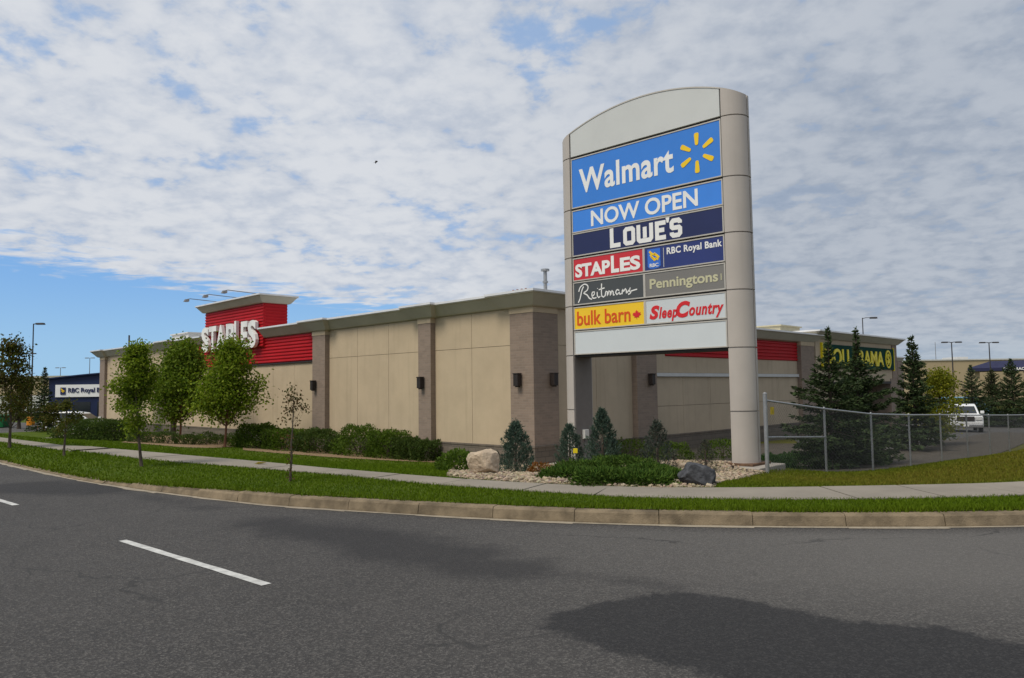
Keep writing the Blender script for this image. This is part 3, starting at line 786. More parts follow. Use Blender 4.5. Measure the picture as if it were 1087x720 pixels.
# things on the roof
def roof_at(px, py, b):
    n = VR; d = ray(px, py); p0 = CB+VR*b; t_ = ((p0-EYE)@n)/(d@n); P = EYE+d*t_; return (P-CB)@UL
ru = roof_at(579, 308, 2.5)
m = MB(); m.tube([BF.p(ru, 2.5, 4.6), BF.p(ru, 2.5, 6.28)], .075, 10); m.tube([BF.p(ru, 2.5, 6.22), BF.p(ru, 2.5, 6.30)], .17, 12); m.tube([BF.p(ru, 2.5, 5.75), BF.p(ru, 2.5, 5.82)], .11, 10); m.build('vent_pipe', M_GALV, bld)
ru = roof_at(556, 310, 3.0)
m = MB(); m.box(BF, ru-.42, ru+.42, 2.6, 3.5, 4.6, 5.56); m.build('roof_vent', M_STRIP, bld)
for k in range(4): MB().tube([BF.p(ru-.36+.24*k, 2.75, 5.56), BF.p(ru-.36+.24*k, 2.75, 5.70)], .05, 6).build('vent_cap', mk('rust_red', (.22, .05, .03), .8), bld)
ru = roof_at(482.6, 320, 2.0)
m = MB(); m.tube([BF.p(ru, 2, 4.6), BF.p(ru, 2, 5.3)], .05, 8); m.box(BF, ru-.14, ru+.14, 1.86, 2.14, 5.26, 5.44); m.build('roof_vent', M_POLEG, bld)
ru = roof_at(137, 365, 1.0)
m = MB(); m.tube([BF.p(ru, 1, 4.7), BF.p(ru, 1, 6.15)], .06, 6); m.build('roof_mast', M_POLE, bld)
ru = roof_at(203, 358, 3.0)
m = MB(); m.box(BF, ru-1.5, ru+1.5, 2.2, 4.2, 4.6, 5.85); m.box(BF, ru-1.6, ru+1.6, 2.1, 4.3, 5.85, 5.93); m.build('roof_unit', M_STRIP, bld)
m = MB(); m.box(BF, 1.5, 3.2, 22.6, 25.2, 4.4, 5.05); m.box(BF, 1.4, 3.3, 22.5, 25.3, 5.05, 5.12); m.build('roof_unit', mk('cream_unit', (.50, .46, .32), .6, .06), bld)

# ------------------------------------------------------------------ the pylon sign
SD = np.array([-.7332, .6800, 0]); SN = np.array([.6800, .7332, 0])
SO = np.array([4.746, 16.536, 0])+SD*4.32
PF = Frame(SO, -SD, SN)                   # x from the left column to the right, y away from the street
pyl = thing('pylon_sign', (SO[0], SO[1], -.4), 'tall grey two-column shopping centre pylon with stacked colour sign faces and curved top', 'sign')
DEP = .80; Rr = .40; SW = 4.32
ARC_R = 6.15; ARC_Z = 8.69-ARC_R
def arch(x): return ARC_Z+math.sqrt(max(.1, ARC_R**2-(x-SW/2)**2))
JZ = [1.045, 2.44, 3.715, 4.99, 6.25, 7.63]
def column(side, zb):
    m = MB(); x0 = 0 if side < 0 else SW; rings = []; PHI = [(-90+86*i/14, 0) for i in range(15)]+[(-3.4, .03), (2.4, .03)]+[(3+87*i/14, 0) for i in range(15)]
    def ringpts(r, z, top=False):
        out = []
        for pd__, dr_ in PHI:
            ph = R_(pd__); q_ = r-dr_; x = x0+side*(q_*math.cos(ph)*1.03+.03); y = Rr+q_*math.sin(ph)
            out.append(PF.p(x, y, arch(x) if top else z))
        out.append(PF.p(x0+side*.004, Rr+r, arch(x0) if top else z)); out.append(PF.p(x0+side*.004, Rr-r, arch(x0) if top else z))
        return out
    zs = [(zb, Rr)]
    for j in JZ:
        zs += [(j-.014, Rr), (j-.012, Rr-.035), (j+.012, Rr-.035), (j+.014, Rr)]
    for z, r in zs: rings.append(ringpts(r, z))
    rings.append(ringpts(Rr, 0, True))
    m.loft(rings)
    return m.build('column', M_SIGNGREY, pyl, smooth=True)
cl = column(-1, -.30); cr = column(1, -.07)
for side, zb, c in ((-1, -.30, cl), (1, -.07, cr)):
    x0 = 0 if side < 0 else SW
    m = MB(); m.box(PF, x0-.06 if side > 0 else x0-.5, x0+.5 if side > 0 else x0+.06, -.05, DEP+.05, zb-.05, zb); m.build('base_plate', mk('rusty_plate', (.13, .075, .045), .85, .3, 8), c, bevel=.006)
    m = MB(); m.box(PF, x0-.30 if side > 0 else x0-.75, x0+.75 if side > 0 else x0+.30, -.25, DEP+.25, zb-.6, zb-.052); m.build('footing', M_CONC, c, bevel=.02)
m = MB(); m.box(PF, .002, .010, .06, DEP-.04, -.25, 2.41); m.build('inner_shade_sheet', mk('painted_shade_grey', (.17, .155, .145), .7, .1, 1.5, streak=.2), cl)  # thin dark sheet that paints the shade on the left column's inner side
MB().box(PF, .011, .05, .385, .415, -.3, .27).build('conduit', M_POLEG, cl)
m = MB(); m.box(PF, .012, .10, .30, .48, .28, .52); m.build('meter_box', M_STRIP, cl, bevel=.01)
m = MB(); m.box(PF, .006, SW-.006, .07, DEP-.07, 2.40, 8.1); m.build('cabinet', M_SIGNDARK, pyl)
# curved white head
pts = [(.03, 7.655), (SW-.03, 7.655)]+[(x, arch(x)-.03) for x in np.linspace(SW-.03, .03, 28)]
hd = MB().prism(PF, pts, .012, DEP-.02).build('top_fascia', M_SIGNTOP, pyl)
m = MB()
top = np.linspace(.0, SW, 30)
m.loft([[PF.p(x, 0, arch(x)-.028), PF.p(x, DEP, arch(x)-.028), PF.p(x, DEP, arch(x)+.004), PF.p(x, 0, arch(x)+.004)] for x in top]); m.build('edge_trim', M_ALU, hd)
def face(x0, x1, z0, z1, mat, label=None):
    m = MB(); m.box(PF, x0+.028, x1-.028, .03, .065, z0+.026, z1-.026); p = m.build('sign_panel', mat, pyl, label=label)
    f = MB()
    for q in ((x0, x1, z0, z0+.028), (x0, x1, z1-.028, z1)): f.box(PF, q[0], q[1], .018, .067, q[2], q[3])
    for q in ((x0, x0+.030), (x1-.030, x1)): f.box(PF, q[0], q[1], .020, .0665, z0+.0275, z1-.0275)
    f.build('panel_frame', M_ALU, p); return p
E0, E1 = .02, SW-.02
XS = 2.19
def words(p, items, mat, name='lettering'):
    m = MB()
    for body, x0, x1, z0, z1, kw in items: put_text(m, PF, body, x0, x1, z0, z1, .022, .0285, **kw)
    return m.build(name, mat, p)
p1 = face(E0, E1, 6.275, 7.60, M_SKYB, 'large sky-blue panel with white lettering and a yellow starburst')
words(p1, [('Walmart', .28, 3.08, 6.63, 7.27, dict(bold=.024, space=1.05))], M_WHITE)
for k in range(6):
    m = MB(); q = math.pi/2+k*math.pi/3; c, s_ = math.cos(q), math.sin(q); poly = []
    for r_, w in ((.19, .034), (.22, .042), (.42, .060), (.455, .052), (.468, .03)): poly.append((r_, w))
    full = [(r_, w) for r_, w in poly]+[(r_, -w) for r_, w in reversed(poly)]+[(.178, 0)]
    m.prism(PF, [(3.69+r_*c-w*s_, 6.95+r_*s_+w*c) for r_, w in full], .020, .0285); m.build('starburst_ray', M_SPARK, p1)
p2 = face(E0, E1, 5.63, 6.225, M_MIDB, 'light blue panel reading NOW OPEN')
words(p2, [('NOW OPEN', .64, 3.68, 5.72, 6.13, dict(bold=.022))], M_WHITE)
p3 = face(E0, E1, 5.01, 5.615, M_NAVY, 'dark navy panel with heavy white capitals')
def mitred(m, F, pts, w, y0, y1):
    P = np.array(pts, float); n = len(P); closed = bool(np.allclose(P[0], P[-1])); out = []
    for i in range(n):
        a = P[i-1] if i > 0 else (P[-2] if closed else None); c = P[i+1] if i < n-1 else (P[1] if closed else None)
        d1 = (P[i]-a)/np.linalg.norm(P[i]-a) if a is not None else None; d2 = (c-P[i])/np.linalg.norm(c-P[i]) if c is not None else None
        d1 = d2 if d1 is None else d1; d2 = d1 if d2 is None else d2
        n1 = np.array([-d1[1], d1[0]]); n2 = np.array([-d2[1], d2[0]]); mv = (n1+n2)/(1+n1@n2)*w/2; out.append((P[i]+mv, P[i]-mv))
    m.loft([[F.p(q[0], y0, q[1]), F.p(k[0], y0, k[1]), F.p(k[0], y1, k[1]), F.p(q[0], y1, q[1])] for q, k in out])
m = MB()
for i, pts in enumerate(([(1.27, 5.57), (1.27, 5.13), (1.53, 5.13)], [(1.67, 5.17), (1.71, 5.13), (1.87, 5.13), (1.91, 5.17), (1.91, 5.44), (1.87, 5.48), (1.71, 5.48), (1.67, 5.44), (1.67, 5.17)], [(2.06, 5.53), (2.06, 5.17), (2.10, 5.13), (2.38, 5.13), (2.42, 5.17), (2.42, 5.53)], [(2.24, 5.19), (2.24, 5.46)], [(2.82, 5.48), (2.58, 5.48), (2.58, 5.13), (2.82, 5.13)], [(2.63, 5.31), (2.78, 5.31)], [(3.20, 5.40), (3.20, 5.44), (3.16, 5.48), (3.02, 5.48), (2.98, 5.44), (2.98, 5.34), (3.01, 5.31), (3.17, 5.31), (3.20, 5.28), (3.20, 5.17), (3.16, 5.13), (3.02, 5.13), (2.98, 5.17), (2.98, 5.21)])):
    mitred(m, PF, pts, .108, .0215+.0003*i, .0285)
m.prism(PF, [(2.85, 5.46), (2.90, 5.46), (2.93, 5.60), (2.82, 5.60)], .022, .0285)
m.build('lettering', M_WHITE, p3)
p4 = face(E0, XS, 4.36, 4.965, M_SRED, 'red half panel with bold white capitals')
words(p4, [('STAP', .10, 1.20, 4.45, 4.80, dict(bold=.04)), ('L', 1.23, 1.47, 4.45, 4.88, dict(bold=.04)), ('ES', 1.50, 2.09, 4.45, 4.80, dict(bold=.04))], M_WHITE)
p5 = face(XS, E1, 4.36, 4.965, M_ROYAL, 'dark royal blue half panel with a small shield')
words(p5, [('RBC Royal Bank', 2.83, 4.24, 4.66, 4.87, dict(bold=.026, space=1.06))], M_WHITE)
m = MB(); m.box(PF, 2.735, 2.75, .022, .0285, 4.42, 4.88); m.build('divider', M_STRIP, p5)
m = MB(); m.prism(PF, [(2.30, 4.47), (2.36, 4.425), (2.475, 4.41), (2.60, 4.425), (2.655, 4.47), (2.655, 4.89), (2.30, 4.89)], .022, .0285); sh = m.build('shield', M_SHIELD, p5)
m = MB()
for pts, w in (([(2.36, 4.84), (2.42, 4.78), (2.52, 4.74)], .05), ([(2.38, 4.76), (2.45, 4.68), (2.54, 4.62)], .045), ([(2.40, 4.70), (2.50, 4.60)], .03), ([(2.48, 4.78), (2.56, 4.72), (2.62, 4.66)], .06), ([(2.52, 4.66), (2.60, 4.62)], .04)): stroke(m, PF, pts, w, .014, .0215)
m.build('emblem', M_SPARK, sh)
m = MB(); put_text(m, PF, 'RBC', 2.36, 2.60, 4.455, 4.54, .014, .0215, bold=.02); m.build('lettering', M_WHITE, sh)
p6 = face(E0, XS, 3.735, 4.335, M_CHAR, 'charcoal half panel with thin white handwriting')
m = MB(); w = .030
for pts in ([(.18, 3.80), (.24, 3.90), (.30, 4.10), (.36, 4.20)], [(.20, 4.08), (.26, 4.20), (.40, 4.26), (.50, 4.20), (.48, 4.10), (.36, 4.03), (.46, 3.98), (.54, 3.88), (.62, 3.85)],
            [(.62, 3.92), (.70, 3.97), (.70, 4.03), (.64, 4.03), (.62, 3.95), (.66, 3.87), (.76, 3.88)], [(.79, 4.02), (.79, 3.92), (.83, 3.87), (.88, 3.90)], [(.80, 4.10), (.805, 4.115)],
            [(.93, 4.22), (.92, 4.0), (.93, 3.90), (.98, 3.87), (1.02, 3.90)], [(.84, 4.07), (1.02, 4.10)],
            [(1.03, 3.89), (1.06, 4.01), (1.10, 3.99), (1.10, 3.89), (1.15, 4.01), (1.19, 3.99), (1.19, 3.89), (1.24, 4.01), (1.28, 3.97), (1.28, 3.89), (1.32, 3.90)],
            [(1.46, 3.99), (1.40, 4.02), (1.35, 3.95), (1.39, 3.89), (1.46, 3.95), (1.48, 3.89), (1.52, 3.91)], [(1.54, 3.89), (1.56, 4.01), (1.59, 3.95), (1.64, 4.02), (1.67, 3.97), (1.67, 3.90)],
            [(1.67, 3.90), (1.76, 3.98), (1.79, 4.03), (1.76, 3.95), (1.80, 3.90), (1.72, 3.87)], [(1.80, 3.94), (1.88, 3.955), (1.98, 3.97)]):
    stroke(m, PF, pts, w, .022, .0285)
m.build('handwriting', M_WHITE, p6)
p7 = face(XS, E1, 3.735, 4.335, M_TGREY, 'warm grey half panel with pale olive lettering')
words(p7, [('Penningtons', 2.34, 4.12, 3.86, 4.17, dict(bold=.024))], M_CREAM)
m = MB()
m.prism(PF, [(4.185, 3.95), (4.205, 3.95), (4.205, 4.01), (4.215, 4.02), (4.205, 4.03), (4.205, 4.10), (4.185, 4.10)], .022, .0285)
m.build('small_mark', M_CREAM, p7)
p8 = face(E0, XS, 3.09, 3.69, M_YEL, 'bright yellow half panel with orange lettering and a leaf')
words(p8, [('bulk barn', .13, 1.77, 3.20, 3.57, dict(bold=.014))], M_ORANGET)
leaf = [(0, -1), (.07, -.45), (.55, -.55), (.45, -.30), (1, .12), (.80, .22), (.88, .55), (.55, .45), (.45, .62), (.22, .35), (.32, .85), (.16, .72), (0, 1.1)]
leaf = leaf+[(-x, z) for x, z in reversed(leaf[1:-1])]
m = MB(); m.prism(PF, [(1.95+.125*x, 3.345+.115*z) for x, z in leaf], .022, .0285); m.build('leaf_emblem', M_REDT, p8)
p9 = face(XS, E1, 3.09, 3.69, M_PWHITE, 'white half panel with slanted red lettering')
words(p9, [('S', 2.31, 2.59, 3.20, 3.53, dict(bold=.05, shear=.25)), ('leep', 2.57, 3.07, 3.13, 3.48, dict(bold=.03, shear=.25, space=1.10)), ('C', 3.03, 3.40, 3.19, 3.57, dict(bold=.05, shear=.25)), ('ountry', 3.37, 4.23, 3.13, 3.46, dict(bold=.03, shear=.25, space=1.10))], M_REDT)
p10 = face(E0, E1, 2.455, 3.065, M_PWHITE, 'blank white panel, lowest of the stack')

# ------------------------------------------------------------------ fence
FX = [np.array([5.24+2.07*k, 15.72+2.07*k]) for k in range(10)]
fz = [min(tz(*p), -.62-.085*k if k > 6 else 9) for k, p in enumerate(FX)]
fen = thing('chain_link_fence', (*FX[0], fz[0]), 'grey chain-link fence running back from the pylon column past the spruces', 'fence')
HT = 1.50
for k, p in enumerate(FX):
    m = MB(); r = .042 if k == 0 else .027
    m.tube([(*p, fz[k]-.2), (*p, fz[k]+HT+(.14 if k == 0 else .02))], r, 10)
    m.tube([(*p, fz[k]+HT+(.14 if k == 0 else .02)), (*p, fz[k]+HT+(.17 if k == 0 else .05))], [r*1.15, r*.3], 10)
    m.build('post', M_GALV, fen, smooth=True)
m = MB(); m.tube([(*p, z+HT) for p, z in zip(FX, fz)], .022, 8); m.build('top_rail', M_GALV, fen, smooth=True)
m = MB(); m.tube([(*FX[0], fz[0]+HT*.49), (*FX[1], fz[1]+HT*.56)], .021, 8); m.build('brace_rail', M_GALV, fen, smooth=True)
m = MB(); d = .058
for k in range(9):
    p, q = FX[k], FX[k+1]; L = np.linalg.norm(q-p); e = (q-p)/L; nrm = np.array([e[1], -e[0]])*.03
    def FP(u, v):
        g = p+e*u+nrm; return (g[0], g[1], fz[k]+(fz[k+1]-fz[k])*u/L+.03+v)
    H = HT-.03; wv = .0015 if k < 4 else .0018
    for sgn in (1, -1):
        c = -H if sgn > 0 else 0
        while c < (L if sgn > 0 else L+H):
            # line u = c + sgn*v
            v0, v1 = 0.0, H
            ua, ub = c+sgn*v0, c+sgn*v1
            if sgn > 0:
                if ua < 0: v0 = -c
                if ub > L: v1 = L-c
            else:
                if ua > L: v0 = c-L
                if ub < 0: v1 = c
            if v1-v0 > .02:
                A, Bq = FP(c+sgn*v0, v0), FP(c+sgn*v1, v1)
                m.tube([A, Bq], wv, 3)
            c += d*1.414
m.build('wire_mesh', M_WIRE, fen, uv=False)
m = MB(); e = (FX[1]-FX[0])/np.linalg.norm(FX[1]-FX[0]); ff_ = Frame((*FX[0], fz[0]), (e[0], e[1], 0), (-e[1], e[0], 0))
m.box(ff_, .13, .29, -.05, -.045, HT-.30, HT-.14); m.box(ff_, .15, .27, -.054, -.0505, HT-.235, HT-.205)
m.build('notice_plate', mk('yellow_plate', (.50, .36, .02), .6, .2, 9), fen)

# ------------------------------------------------------------------ vegetation
def unit(v): return v/(np.linalg.norm(v, axis=-1, keepdims=True)+1e-9)
def leafquads(P, D, L, Wd):
    n = len(P); D = unit(D); r = unit(rng.normal(size=(n, 3))); Sd = unit(np.cross(D, r)); L = np.broadcast_to(L, (n,))[:, None]; Wd = np.broadcast_to(Wd, (n,))[:, None]
    return np.stack([P, P+D*L*.5+Sd*Wd*.5, P+D*L, P+D*L*.5-Sd*Wd*.5], 1)
def mixcol(n, cols, jit=.18):
    cols = np.array(cols); k = rng.integers(0, len(cols), n); k2 = rng.integers(0, len(cols), n); t = rng.random((n, 1))
    return np.clip((cols[k]*t+cols[k2]*(1-t))*rng.uniform(1-jit, 1+jit, (n, 1)), 0, 1)
def deciduous(name, base, H, R, cb, ncl, lpc, leaf, cols, label, trunk=.06, bark=None, cat='tree', group=None, lean=0.0, shape=.8, stemleaf=0, top=None, spread=.24, taper=.0):
    base = np.array(base); t = thing(name, base, label, cat, group)
    m = MB(); tp = [base+[0, 0, -.1]]; k = 7
    off = np.zeros(3)
    for i in range(1, k+1):
        off = off+np.array([rng.normal(0, .02)*H*.3+lean*H/k, rng.normal(0, .02)*H*.3, 0]); tp.append(base+off+[0, 0, H*.93*i/k])
    tp = np.array(tp); rad = [trunk*(1.25 if i == 0 else 1-.85*i/k) for i in range(k+1)]
    m.tube(tp, rad, 8)
    zt = (tp[:, 2]-base[2])/H
    V = []; C = []
    for c in range(ncl):
        h = cb+(1-cb)*(rng.random()**.85)
        q = (h-cb)/(1-cb); env = R*(math.sin(math.pi*min(1, (q*.93+.07))**shape))**.65 if q < 1 else 0
        env *= 1-taper*q**2.2
        a = rng.random()*6.28; rr = env*math.sqrt(rng.random())*.92
        axis_ = np.array([np.interp(h, zt, tp[:, i]) for i in range(2)])
        rr *= rng.choice([.75, 1.0, 1.0, 1.22]); ctr = np.array([axis_[0]+rr*math.cos(a), axis_[1]+rr*math.sin(a), base[2]+h*H])
        hs = max(cb*.75, h-.10-rr/H*.7)
        st_ = np.array([np.interp(hs, zt, tp[:, i]) for i in range(3)])
        mid = (st_*.45+ctr*.55)+[0, 0, -.02*H]
        rb = trunk*.30*(1-.6*h)
        m.tube([st_, mid, ctr], [rb, rb*.6, rb*.2], 5)
        n = max(6, int(lpc*rng.uniform(.55, 1.35))); sg2 = R*spread*rng.uniform(.6, 1.15)
        P = ctr+rng.normal(size=(n, 3))*[sg2, sg2, sg2*.72]
        D = rng.normal(size=(n, 3))+unit(P-ctr)*.7+[0, 0, -.45]
        V.append(leafquads(P, D, leaf*rng.uniform(.7, 1.25, n), leaf*.62*rng.uniform(.8, 1.2, n)))
        C.append(mixcol(n, cols)*rng.uniform(.78, 1.22))
    if stemleaf:
        P = base+np.c_[rng.normal(0, .03, stemleaf), rng.normal(0, .03, stemleaf), rng.uniform(.05, cb*H, stemleaf)]
        V.append(leafquads(P, rng.normal(size=(stemleaf, 3)), leaf, leaf*.6)); C.append(mixcol(stemleaf, cols))
    m.build('trunk', bark or M_BARK, t, smooth=True, uv=False)
    arrays('crown', np.concatenate(V), 4, M_LEAF, t, np.concatenate(C))
    return t
def spruce(name, base, H, R, label, cols=((.026, .046, .018), (.044, .070, .024), (.060, .086, .036)), cb=.06, dens=1.0, cat='tree', group=None, trunk=.09, scale=1.0, expo=1.1, spire=0.0):
    base = np.array(base); t = thing(name, base, label, cat, group)
    m = MB(); m.tube([base+[0, 0, -.1], base+[0, 0, H*.5], base+[0, 0, H]], [trunk, trunk*.55, .008], 7)
    V = []; C = []; z = cb*H; step = .034*H*scale
    while z < H*.985:
        q = min(1.0, max(0.0, (z/H-cb)/(1-cb))); L0 = R*(max(0, 1-q)**expo)*(.86+.14*math.sin(q*23+base[0]))+.012*H
        kk = min(1, max(0, (q-.60)/.16)); L0 *= 1-spire*kk*kk*(3-2*kk)
        nb = int(rng.integers(6, 9))
        a0 = rng.random()*6.28
        for b in range(nb):
            a = a0+6.28*b/nb+rng.normal(0, .18); L = L0*rng.uniform(.72, 1.16); el = -.18+.95*q**1.5+rng.normal(0, .09)
            d = np.array([math.cos(a)*math.cos(el), math.sin(a)*math.cos(el), math.sin(el)])
            s0 = base+[0, 0, z+rng.normal(0, .01)*H]
            n = max(7, int(L/H*5.0*95*dens)); u = rng.random(n)**.75
            sidev = np.array([-math.sin(a), math.cos(a), 0]); wside = (.24*L*(1-u*.8))*rng.normal(0, .5, n)
            P = s0+d*(u*L)[:, None]+sidev*wside[:, None]+np.c_[np.zeros((n, 2)), .10*L*u**2*(1 if q > .1 else .6)-.06*L*(1-u)+rng.normal(0, .012, n)*H*.4-.25*np.abs(wside)]
            D = d*.8+sidev*np.sign(wside)[:, None]*.75+rng.normal(size=(n, 3))*.35
            V.append(leafquads(P, D, .042*H*scale*rng.uniform(.6, 1.2, n)*(1-.35*q), .0105*H*scale*rng.uniform(.7, 1.3, n)))
            C.append(mixcol(n, cols)*rng.uniform(.75, 1.25))
            m.tube([s0, s0+d*L*.55+[0, 0, -.01*H], s0+d*L+[0, 0, .05*L]], [.006*H*.5, .004*H*.5, .001*H], 4)
        z += step*rng.uniform(.95, 1.35)
    n = 26; P = base+np.c_[rng.normal(0, .004*H, (n, 2)), rng.uniform(.93, 1.0, n)*H]
    V.append(leafquads(P, rng.normal(size=(n, 3))*.5+[0, 0, .8], .03*H, .007*H)); C.append(mixcol(n, cols))
    m.build('trunk', M_BARK, t, uv=False)
    arrays('crown', np.concatenate(V), 4, M_NEEDLE, t, np.concatenate(C))
    return t
def shrub(name, base, rx_, ry_, h, n, leaf, cols, label, ang=0.0, cat='shrub', group=None, box=.5, mat=None, up=.3, wide=.55, stem=True, flat=0.0):
    """bush filling a rounded-box volume, foliage thickest towards the outside"""
    base = np.array(base); t = thing(name, base, label, cat, group)
    d = unit(rng.normal(size=(n, 3))); d[:, 2] = np.abs(d[:, 2])*1.0
    k = (np.abs(d)**(2+4*box)).sum(1)**(-1/(2+4*box)); r = k*(.55+.45*rng.random(n)**.45)
    lump = 1+.10*np.sin(d[:, 0]*7+base[0]*3)*np.sin(d[:, 1]*6+base[1])+.08*np.sin(d[:, 2]*9+base[0])
    P = d*r[:, None]*lump[:, None]
    P[:, 2] = P[:, 2]*(1-.0)
    c, s_ = math.cos(ang), math.sin(ang)
    Q = np.c_[P[:, 0]*rx_, P[:, 1]*ry_, P[:, 2]*h*.92+.03*h]; P2 = np.c_[Q[:, 0]*c-Q[:, 1]*s_, Q[:, 0]*s_+Q[:, 1]*c, Q[:, 2]]+base
    D = np.c_[d[:, 0]*c-d[:, 1]*s_, d[:, 0]*s_+d[:, 1]*c, d[:, 2]*(1-flat)]+rng.normal(size=(n, 3))*.7+[0, 0, up]
    ph = np.sin(P2[:, 0]*5+P2[:, 2]*4)*np.sin(P2[:, 1]*5-P2[:, 2]*3)
    C = mixcol(n, cols)*(1+.18*ph[:, None])
    V = leafquads(P2, D, leaf*rng.uniform(.6, 1.3, n), leaf*wide*rng.uniform(.7, 1.3, n))
    # a few longer shoots that break the outline
    ns = max(6, n//400); sh_ = []; sc_ = []
    for i in range(ns):
        j = rng.integers(0, n); s0 = P2[j]; dd = unit(np.array([*(rng.normal(size=2)*.45), .9 if not flat else .25])+d[j]*.5); Ls = h*rng.uniform(.08, .22); mm = 12
        Pp = s0+dd*(rng.random((mm, 1))*Ls); sh_.append(leafquads(Pp, dd+rng.normal(size=(mm, 3))*.8, leaf*.9, leaf*wide*.9)); sc_.append(mixcol(mm, cols)*1.1)
    V = np.concatenate([V]+sh_); C = np.concatenate([C]+sc_)
    arrays('foliage', V, 4, mat or M_LEAF, t, np.clip(C, 0, 1))
    if stem:
        m = MB()
        for i in range(7):
            a = rng.random()*6.28; e_ = np.array([rx_*.55*math.cos(a), ry_*.55*math.sin(a), h*.62]); m.tube([base+[0, 0, -.05], base+e_*.5+[0, 0, h*.08], base+e_], [.016*h+.004, .010*h+.003, .003], 5)
        m.build('stems', M_BARK, t, uv=False)
    return t
def juniper(base, H, R, label, cols=((.030, .058, .050), (.050, .085, .075), (.038, .066, .052)), n=5200, group=None):
    base = np.array(base); t = thing('upright_juniper', base, label, 'shrub', group)
    V = []; C = []; nt_ = 120
    for k in range(nt_):
        q = (k+.5)/nt_; z = H*(.03+.90*q); env = R*((1-q)**.72); a = k*2.4+rng.normal(0, .3); rr = env*rng.uniform(.45, 1.02)
        tip = base+np.array([rr*math.cos(a), rr*math.sin(a), z]); d = unit(np.array([math.cos(a)*.55, math.sin(a)*.55, .85])); L = H*.13*rng.uniform(.7, 1.5)*(1.15-.5*q)
        m_ = int(n/nt_); u = rng.random(m_)[:, None]; sp = R*.17*(1.05-u)
        P = tip+d*(u-.5)*L+rng.normal(size=(m_, 3))*sp*.62
        V.append(leafquads(P, d+rng.normal(size=(m_, 3))*.45, H*.055*rng.uniform(.6, 1.2, m_), H*.013*rng.uniform(.8, 1.4, m_))); C.append(mixcol(m_, cols)*rng.uniform(.75, 1.25))
    arrays('foliage', np.concatenate(V), 4, M_NEEDLE, t, np.clip(np.concatenate(C), 0, 1))
    MB().tube([base+[0, 0, -.1], base+[0, 0, H*.9]], [.04, .005], 6).build('trunk', M_BARK, t, uv=False)
    return t

G_MID = ((.095, .155, .010), (.155, .22, .016), (.21, .26, .026))
G_DARK = ((.075, .13, .012), (.12, .18, .016), (.16, .215, .024))
G_OLIVE = ((.085, .090, .016), (.065, .080, .016), (.11, .075, .022), (.050, .065, .012))
G_YEL = ((.18, .195, .016), (.13, .16, .016), (.23, .22, .020))
def on(px, py, dist):
    d = ray(px, py); k = dist/d[1]; p = EYE+d*k; return np.array([p[0], p[1], tz(p[0], p[1])])
# boulevard and lawn trees on the left
deciduous('boulevard_tree', at(10, 475.8), 2.95, .66, .24, 56, 80, .085, G_OLIVE, 'young olive and rust tinged tree on the boulevard grass at the far left edge', .04)
deciduous('boulevard_sapling', at(68, 484.8), 1.32, .30, .45, 16, 42, .07, ((.085, .095, .016), (.06, .075, .014), (.11, .10, .02)), 'short olive sapling with a thin trunk before the left hedge', .03)
deciduous('boulevard_tree', at(150.7, 495.5), 2.42, .42, .31, 68, 115, .065, G_MID, 'bright green young tree on the boulevard, nearest of the leafy trees to the road', .032, lean=-.03, taper=.25)
deciduous('boulevard_sapling', at(308, 511.8), 1.50, .25, .40, 18, 20, .05, ((.09, .075, .03), (.12, .06, .03), (.06, .07, .02)), 'thin nearly bare sapling with sparse reddish leaves before the long hedge', .022, stemleaf=60, spread=.3)
deciduous('shade_tree', on(183.6, 462, 39.5), 5.0, 1.55, .26, 82, 130, .17, G_DARK, 'dark green tree with a grey trunk by the wall, left of the red sign tower', .10, lean=.10, taper=.6)
deciduous('shade_tree', on(191, 462, 39), 4.6, 1.5, .25, 60, 105, .16, G_DARK, 'green tree with a thin reddish trunk just right of the grey-trunked one', .06, M_REDBARK, lean=.04, taper=.6)
deciduous('shade_tree', on(238.4, 471, 34.3), 4.6, 1.45, .27, 95, 130, .15, G_MID, 'full round green tree in front of the big white wall letters', .06, M_REDBARK, lean=.05, taper=.72)
deciduous('shade_tree', at(139.5, 458.5), 4.2, 1.0, .42, 30, 55, .18, G_DARK, 'small tree by the wall mostly hidden behind the boulevard tree', .05)
deciduous('shade_tree', at(20, 455.5), 3.8, 1.15, .22, 44, 60, .18, G_OLIVE, 'broad rust brown tree with a dark trunk near the west parking lot', .14)
spruce('spruce_tree', at(46, 458), 4.0, .95, 'small dark spruce beside the navy bank building at the left', dens=.8)
deciduous('shade_tree', at(56, 458.5), 1.7, .8, .12, 24, 50, .14, G_OLIVE, 'low rusty shrub-like tree between the small dark spruce and the left hedge', .05)
